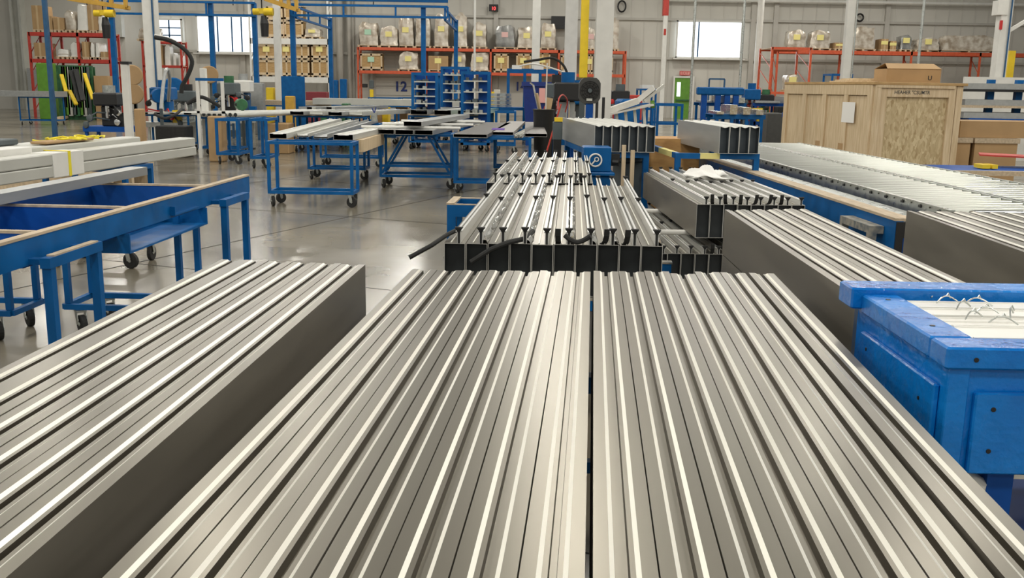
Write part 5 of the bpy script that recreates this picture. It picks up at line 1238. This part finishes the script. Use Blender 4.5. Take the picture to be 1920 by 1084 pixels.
machine('dark machine with red cables in front of the blue bin', 21.5, 1046, .8, D(1046, 140, 21.5).z, ('blue_dark', 'black', 'grey_plastic', 'black', 'yellow'), 3, 5)
arc([D(982, 116, 20), D(1010, 112, 20), D(1036, 109, 20), D(1056, 122, 20), D(1066, 145, 20), D(1070, 160, 20)], .025, 'black curved hose arching left from the yellow post machines')
arc([D(974, 124, 20.4), D(1000, 120, 20.4), D(1035, 128, 20.4), D(1075, 142, 20.4)], .016, 'pale straight boom arm under the arching black hose', 'white_paint', 'boom_arm')
arc([D(1046, 205, 16), D(1048, 185, 16.2), D(1056, 178, 16.6), D(1064, 190, 17), D(1060, 210, 17.2)], .012, 'dark red cable looping beside the black bin', 'rack_red', 'cable')
q = P(1020, 0, 0)
p = D(1052, 200, 18); 
# left cluster
machine('drilling machine with round blue reel at the left', 23, 300, 1.2, D(300, 150, 23).z, ('pale_alu', 'blue_paint', 'blue_paint', 'blue_paint', 'yellow'), 4, 6)
machine('dark machine with cables between the white posts', 24.5, 345, 1.1, D(345, 158, 24.5).z, ('galvanised', 'galvanised', 'grey_plastic', 'black', 'white_plastic'), 5, 6)
machine('cable-hung machine left of the grey tool cabinet', 26, 425, 1.1, D(425, 142, 26).z, ('pale_alu', 'black', 'grey_plastic', 'green_dark', 'white_plastic'), 6, 7)
machine('blue-grey machine with white tanks near the tool cabinet', 28, 452, 1.0, D(452, 138, 28).z, ('steel_blue', 'steel_blue', 'white_plastic', 'grey_alu', 'blue_paint'), 7, 5)
machine('black machine on a blue trolley at the far left', 20.5, 195, 1.0, D(195, 160, 20.5).z, ('blue_dark', 'black', 'black', 'galvanised', 'black'), 8, 5)
for k, (px, py, r_, mn, Y, lb) in enumerate(((325, 166, .29, 'blue_paint', 26.5, 'large round blue hose reel among the left machines'), (297, 180, .16, 'blue_paint', 22, 'smaller round blue reel before the pale column'), (247, 141, .23, 'cardboard', 22.5, 'round brown cardboard reel, the upper of the pair'), (249, 176, .23, 'cardboard', 22.5, 'round brown cardboard reel, the lower of the pair'), (452, 196, .14, 'green_dark', 24.0, 'small green round reel beside the pipe rack'), (392, 140, .26, 'cardboard', 30, 'brown cardboard reel behind the shorter white post'))):
    c = D(px, py, Y); T = thing('cable_reel', lb, 'reel', (c.x, Y, 0)); MB().disc((0, .0, c.z), (.5, -1, 0), r_, .30, 24).build('reel_drum', mn, T); MB().disc((-.08, -.16, c.z), (.5, -1, 0), r_*.25, .06, 12).build('hub', 'black', T)
    MB().box(-.03, .03, .1, .16, 0, c.z).box(-.25, .25, -.1, .25, 0, .03).build('stand', 'grey_plastic', T)
arc([D(290, 70, 23), D(318, 76, 23), D(345, 92, 23), D(360, 115, 23), D(352, 142, 23), D(342, 160, 23), D(340, 175, 23)], .05, 'thick black hose curving down over the left machines')
arc([D(290, 66, 23.3), D(315, 72, 23.3), D(330, 78, 23.3)], .03, 'pale boom arm holding the thick black hose', 'white_paint', 'boom_arm')
arc([D(302, 205, 21.5), D(306, 160, 21.8), D(312, 130, 22), D(318, 145, 22.2), D(316, 190, 22.4)], .04, 'grey ribbed hose rising among the left machines', 'grey_alu')
arc([D(350, 195, 21.5), D(375, 182, 21.6), D(400, 192, 21.7), D(412, 200, 21.8)], .04, 'black hose lying over the pale machine bed')
# pale frame with blue top bar
Y = 21.0; a = D(366, 146, Y); b = D(418, 146, Y); T = thing('blue_top_frame', 'white legged frame with a blue top bar among the left machines', 'frame', (a.x, Y, 0)); w_ = b.x-a.x
MB().box(0, w_, 0, .06, a.z-.06, a.z).build('top_bar', 'blue_paint', T)
for x in (0, w_-.06): MB().box(x, x+.06, 0, .06, 0, a.z-.06).build('leg', 'white_paint', T)
MB().box(0, w_, .0, .06, .95, 1.0).build('lower_bar', 'white_paint', T)
# red small rack under the little window
Y = 52; T, Zs = rack('small red shelf rack below the small left window', 'pallet_rack', Y, [268, 340], [77, 122], 'rack_red', depth=.9, bh=.12)
for k, (a_, b_, py, mn_) in enumerate(((268, 276, 92, 'wrap'), (292, 303, 84, 'carton'), (306, 318, 84, 'white'), (322, 328, 100, 'white'), (332, 340, 104, 'white'))):
    load(mn_, 'goods on the lower shelf of the small red rack, ' + ORD[k] + ' from the left', a_, b_, py, Y, Zs[1], 'goods on the small red rack', None, pal=False, depth=.6)
load('wrap', 'brown wrapped load on the top of the small red rack', 258, 300, 52, Y, Zs[0], None, None, depth=.6)
a = D(475, 60, 45); 
# green machinery and leaning strips under the left rack
Y = 40.5
a = D(66, 118, Y); b = D(88, 118, Y); boxthing('green_cabinet', 'green_paint', 'bright green cabinet under the left red rack', 'cabinet', a.x, b.x, Y, Y+.8, 0, a.z, bev=.03)
a = D(100, 122, Y); b = D(168, 122, Y); T = thing('green_curtain_rack', 'dark green storage rack with hanging strips under the left rack', 'rack', (a.x, Y, 0)); w_ = b.x-a.x
MB().box(0, w_, .45, .5, 0, a.z-.05).box(0, w_, .2, .3, a.z-.2, a.z).box(0, .1, .2, .3, 0, a.z-.2).box(w_-.1, w_, .2, .3, 0, a.z-.2).box(0, w_, .25, .8, 0, .5).build('frame', 'green_dark', T)
for k in range(12):
    x = .15+k*(w_-.4)/11; MB().box(x, x+.16, .1, .16, (.15, .5, .2)[k % 3], a.z-.05).build('hanging_strip', ('green_dark', 'black', 'green_paint', 'pale_alu', 'green_dark', 'grey_plastic')[k % 6], T)
for k, (p0, p1) in enumerate((((115, 140), (124, 172)), ((158, 138), (174, 186)), ((130, 170), (143, 196)))):
    a = D(*p0, Y-.4); b = D(*p1, Y-.8); m = MB().bar(a, b, .14, .08); solo(m, 'yellow_bar', 'yellow', 'yellow bar leaning on the dark green rack, ' + ('leftmost', 'rightmost', 'lowest')[k] + ' of three', 'bar', 'yellow leaning bars', loc=b)
for k, (p0, p1) in enumerate((((133, 132), (150, 190)), ((142, 130), (156, 188)))):
    a = D(*p0, Y-.3); b = D(*p1, Y-.9); m = MB().bar(a, b, .2, .05); solo(m, 'black_strip', 'black', 'black rubber strip leaning on the dark green rack, ' + ('left', 'right')[k] + ' of two', 'strip', 'black leaning strips', loc=b)
boxthing('cardboard_carton', 'cardboard', 'brown carton standing right of the green rack', 'carton', D(176, 150, Y).x, D(202, 150, Y).x, Y, Y+1, 0, D(180, 142, Y).z)
m = MB().bar(P(108, 222, .1), P(134, 218, .1), .2, .1); solo(m, 'timber_offcut', 'pine', 'pale timber offcut on the floor by the green rack', 'plank', loc=P(108, 218, .05))
# panels by column behind: beige door on left wall
a = D(212, 20, LY-.2); b = D(236, 70, LY-.2); boxthing('wall_cabinet', 'cream_beam', 'beige wall cabinet beside the left red rack', 'cabinet', a.x-.2, b.x-.1, LY-.45, LY-.02, b.z, a.z)
# ------------------------------------------------------------------ right of centre, far: slanted boards, tables, press
Y = 17.6; a = D(1140, 214, Y); b = D(1212, 196, Y)
T = thing('sheet_rack', 'sloping stack of white and timber boards on pale trestle legs right of the column', 'board stack', (a.x, Y, 0))
MB().bar((0, 0, a.z), (b.x-a.x+.1, 0, b.z), .5, .03, up=(0, 0, 1)).build('long_board', 'dirty_white', T)
MB().bar((.02, .05, a.z+.06), (.52, .05, a.z+.24), .4, .10).build('white_board', 'dirty_white', T)
MB().bar((.48, .05, a.z+.20), (.80, .0, b.z+.30), .3, .09).build('white_board', 'white_plastic', T)
MB().bar((.62, -.1, a.z+.24), (.98, .0, b.z+.34), .05, .05).build('pale_rod', 'pale_alu', T)
MB().tube([(b.x-a.x+.08, 0, b.z), (b.x-a.x+.14, 0, b.z+.01)], .07, 10).build('green_end', 'green_paint', T)
for k in range(4):
    x = .15+k*.16; zt = a.z+(b.z-a.z)*x/(b.x-a.x)-.03; MB().bar((x, 0, zt), (x+.14, -.1, 0), .05).build('trestle_leg', 'pale_alu', T)
MB().bar((.1, .1, .4), (.9, 0, .4), .04).build('trestle_rail', 'pale_alu', T)
def sheets_table(label, Y, px0, px1, py, mn='blue_paint', d=1.0, legs=3, top='galvanised', n=0, lbs=''):
    a = D(px0, py, Y); b = D(px1, py, Y); w_ = b.x-a.x; zt = a.z
    T = thing('steel_table', label, 'table', (a.x, Y, 0))
    MB().box(0, w_, 0, .07, zt-.1, zt-.02).box(0, w_, d-.07, d, zt-.1, zt-.02).box(0, w_, 0, d, zt-.02, zt).build('top_frame', mn, T)
    for k in range(legs):
        x = .05+k*(w_-.17)/(legs-1)
        for y in (.0, d-.07): MB().box(x, x+.07, y, y+.07, 0, zt-.1).build('leg', mn, T)
        MB().bar((x+.035, .07, .12), (x+.035, d-.07, .12), .06).build('stretcher', mn, T)
    for k in range(n):
        boxthing('metal_sheet', top, 'metal sheet pile on ' + lbs + ', ' + ORD[k] + ' from the left', 'sheet stack', a.x+.05+k*w_/n, a.x+(k+1)*w_/n-.08, Y-.1, Y+d-.1, zt+.001, zt+.06+.05*((k*3) % 4), 'sheet piles on ' + lbs)
    return T, a, b
sheets_table('blue trestle table heaped with shiny profiles right of centre', 22, 1338, 1436, 214, n=4, lbs='the blue trestle table with shiny profiles', top='mill_steel', legs=4)
sheets_table('blue assembly bench behind the trestle table', 30, 1312, 1400, 192, n=3, lbs='the blue assembly bench', legs=3)
sheets_table('long dark table in front of the open red frame rack', 31, 1412, 1520, 193, 'blue_dark', 1.2, 3, 'grey_alu', 2, 'the long dark table')
sheets_table('blue table with grey beams left of the wooden crate', 21, 1490, 1545, 213, 'blue_dark', 1.0, 3, 'grey_alu', 1, 'the table left of the wooden crate')
Y = 29.5; a = D(1308, 168, Y); b = D(1396, 168, Y); T = thing('blue_clamp_bench', 'blue clamping beam machine under the right window', 'machine', (a.x, Y, 0)); w_ = b.x-a.x
MB().cbox(0, w_, 0, .25, a.z-.15, a.z+.08, .03).build('upper_beam', 'blue_paint', T); MB().cbox(.4, w_+.3, 0, .5, .75, .98, .03).build('lower_beam', 'blue_paint', T)
for x in (.15, w_*.4, w_*.6, w_-.3): MB().box(x, x+.16, .05, .2, .75, a.z-.15).build('post', 'blue_dark', T)
for x in (.3, w_-.2): MB().box(x, x+.12, .05, .4, 0, .75).build('leg', 'blue_dark', T)
MB().box(w_*.95, w_*1.15, -.1, .1, .98, 1.12).box(w_*1.2, w_*1.4, -.1, .1, .98, 1.1).build('yellow_guard', 'yellow', T); MB().box(w_*1.0, w_*1.1, -.1, .3, .5, .75).build('motor', 'grey_plastic', T)
machine('drill press with round blue head under the right window', 31, 1413, .9, D(1413, 156, 31).z, ('blue_dark', 'rack_red', 'blue_paint', 'blue_paint', 'yellow'), 11, 4)
Y = 33; a = D(1330, 148, Y); b = D(1357, 178, Y); m = MB(); m.bar((a.x, Y, 0), (a.x, Y, a.z), .05).bar((b.x, Y, 0), (b.x, Y, a.z), .05).bar((a.x, Y, a.z), (b.x, Y, a.z), .05).bar((a.x, Y, b.z), (b.x, Y, b.z), .05)
solo(m, 'square_frame', 'steel_blue', 'thin blue square frame standing against the wall under the window', 'frame', loc=(a.x, Y, 0))
for k, (px0, px1, py, Y, lb) in enumerate(((1205, 1225, 194, 26, 'tall open blue cart left of the green door'), (1232, 1282, 194, 25, 'wide open blue cart before the green door'), (1200, 1232, 166, 32, 'blue table with white parts beside the red-banded column'), (1524, 1552, 165, 29, 'blue open frame behind the left side of the wooden crate'), (1560, 1600, 138, 34, 'tall blue frame behind the wooden crate'))):
    a = D(px0, py, Y); b = D(px1, py, Y); cart(lb, Vector((a.x, Y, 0)), 0, b.x-a.x, 1.0, a.z, t=.06, low=.2, mid=a.z*.6)
a = D(1176, 166, 32); b = D(1216, 160, 32); boxthing('white_parts', 'white_plastic', 'white parts lying on the blue table by the red-banded column', 'parts', a.x+.5, b.x+.2, 32.1, 32.8, D(1210, 166, 32).z+.002, D(1210, 166, 32).z+.12)
a = D(1160, 190, 24); b = D(1200, 190, 24); boxthing('blue_tarp_box', 'blue_paint', 'low blue box behind the sloping boards', 'box', a.x, b.x, 24, 25, 0, D(1180, 186, 24).z, bev=.06)
boxthing('blue_tub', 'blue_paint', 'small blue tub beyond the long dark table', 'tub', D(1526, 200, 27).x, D(1545, 200, 27).x, 27, 27.6, 0, D(1530, 190, 27).z)
# rolled white covers under the table left of the crate
p = D(1500, 225, 21); T = thing('cover_roll', 'row of white wrapped rolls under the table left of the wooden crate', 'roll', (p.x, 20.7, p.z-.05))
for k in range(4): MB().tube([(k*.17-.1, -.2, 0), (k*.17-.1, .5, 0)], .07, 10).build('roll', 'dirty_white', T, smooth=True)
# wall ventilator, small fittings
a = D(1166, 12, WY-.22); m = MB(); m.tube([a+Vector((math.cos(i*PI/8)*.22, 0, math.sin(i*PI/8)*.3)) for i in range(17)], .05, 6, cap=False); solo(m, 'coiled_cable', 'black', 'black coiled cable hanging high on the wall right of the big column', 'cable', loc=a)
a = D(1612, 33, WY-.22); m = MB(); m.tube([a+Vector((math.cos(i*PI/8)*.2, 0, math.sin(i*PI/8)*.2)) for i in range(17)], .05, 6, cap=False); solo(m, 'coiled_cable', 'black', 'black coiled cable on the wall above the right rack', 'cable', loc=a)
# ------------------------------------------------------------------ more workshop clutter, middle distance
for k, (px, py, lb) in enumerate(((421, 166, 'leftmost'), (429, 163, 'second'), (440, 165, 'third'), (448, 166, 'rightmost'))):
    Y = 29.8; p = D(px, py+13, Y); T = thing('white_jug', 'white plastic jug on the grey bench among the machines, ' + lb + ' of four', 'jug', (p.x, Y, p.z), 0, 'white jugs')
    MB().tube([(0, 0, .001), (0, 0, .16), (0, 0, .21), (0, 0, .23)], .075, 12, radii=[.075, .075, .03, .028]).build('jug_body', 'white_plastic', T, smooth=True)
    MB().tube([(0, 0, .23), (0, 0, .26)], .034, 10).build('cap', 'navy', T)
a = D(412, 179, 29.7); b = D(456, 179, 29.7); T = thing('grey_bench', 'grey bench with drawers holding four white jugs', 'bench', (a.x, 29.5, 0)); w_ = b.x-a.x; zt = a.z-.002
MB().box(0, w_, 0, .7, zt-.06, zt).build('bench_top', 'grey_alu', T); MB().box(.05, w_-.05, .05, .65, 0, zt-.06).build('body', 'grey_plastic', T)
for z in (.2, .5, .8): dd = MB().box(.1, w_-.1, .03, .05, z, z+.24).build('drawer', 'grey_alu', T); MB().box(w_*.4, w_*.6, .0, .03, z+.14, z+.17).build('handle', 'black', dd)
arc([D(340, 205, 20), D(330, 214, 19.5), D(310, 222, 19.3), D(290, 214, 19.4)], .03, 'dark hose drooping behind the whitish panel rack')
def frames(px0, px1, pyt, Y, label, d=.9, mn='blue_paint'):
    a = D(px0, pyt, Y); b = D(px1, pyt, Y); return cart(label, Vector((a.x, Y, 0)), 0, b.x-a.x, d, a.z, t=.05, low=.18, mname=mn)
frames(402, 446, 222, 19.5, 'blue wheeled rack under the middle of the round pipes')
frames(466, 500, 222, 18.6, 'narrow blue wheeled rack left of the nearest racks')
frames(690, 742, 205, 27, 'blue rack behind the short grey sheets')
frames(928, 968, 208, 24, 'low blue rack beside the black bin')
frames(560, 640, 205, 25.5, 'blue rack beyond the pine board rack')
pile('narrow grey bar on the rack beyond the pine board', 'narrow grey bars', (D(562, 204, 25.5).x, 25.4, D(562, 205, 25.5).z+.072), 5, .16, .07, 2.6, .9, ['grey_alu', 'pale_alu'], ('cup', 'box'), .07)
for (px0, px1, py, Y, mn, nm, lb, ct) in ((640, 672, 196, 33, 'pine', 'timber_stack', 'low pale timber stack behind the middle racks', 'timber'), (700, 716, 190, 34, 'cardboard', 'cardboard_carton', 'small brown carton behind the open frame carts', 'carton'), (716, 728, 188, 34, 'yellow', 'yellow_crate', 'small yellow crate behind the open frame carts', 'crate'),
      (742, 764, 192, 33, 'cardboard', 'cardboard_carton', 'flat brown carton left of the shelf trolleys', 'carton'), (640, 652, 194, 30, 'green_dark', 'green_box', 'small dark green box behind the middle racks', 'box'), (500, 540, 231, 22.6, 'cardboard', 'cardboard_carton', 'brown carton on the floor under the pine board rack', 'carton'),
      (290, 345, 236, 21, 'black_rubber', 'rubber_mat_stack', 'dark heap of rubber matting under the whitish panels', 'mat'), (1440, 1470, 212, 24, 'fan_grey', 'storage_case', 'dark trunk under the blue trestle table', 'trunk'), (1460, 1500, 200, 30, 'black_rubber', 'storage_case', 'dark trunk below the long dark table', 'trunk'),
      (1498, 1530, 240, 20.4, 'cardboard_pale', 'cardboard_carton', 'pale carton low down left of the wooden crate', 'carton'), (1172, 1205, 178, 28, 'rack_red', 'red_machine_bed', 'dark red machine bed behind the sloping boards', 'machine'), (600, 612, 185, 38, 'green_dark', 'green_box', 'dark green box before the red bench', 'box')):
    a = D(px0, py, Y); b = D(px1, py, Y); boxthing(nm, mn, lb, ct, a.x, b.x, Y, Y+.6, 0, max(.15, a.z), bev=.02)
machine('small dark press between the trestle table and the open red frame', 33, 1440, .8, D(1440, 168, 33).z, ('blue_dark', 'green_dark', 'black', 'green_dark', 'yellow'), 21, 5)
machine('red-topped machine behind the sloping boards', 27, 1165, .8, D(1165, 158, 27).z, ('blue_dark', 'rack_red', 'black', 'grey_plastic', 'red'), 22, 4)
# yellow tape and paper on posts, cable drops from the roof
for k, px in enumerate((163, 437, 700)):
    p = D(px, 10, 37); solo(MB().tube([p+Vector((0, 0, 4)), p+Vector((.05, 0, 1)), p+Vector((0, 0, 0))], .02, 6), 'cable_drop', 'black', 'thin black cable dropping from above, ' + ('before the left rack', 'between window and cream rack', 'before the centre rack')[k], 'cable', loc=p)
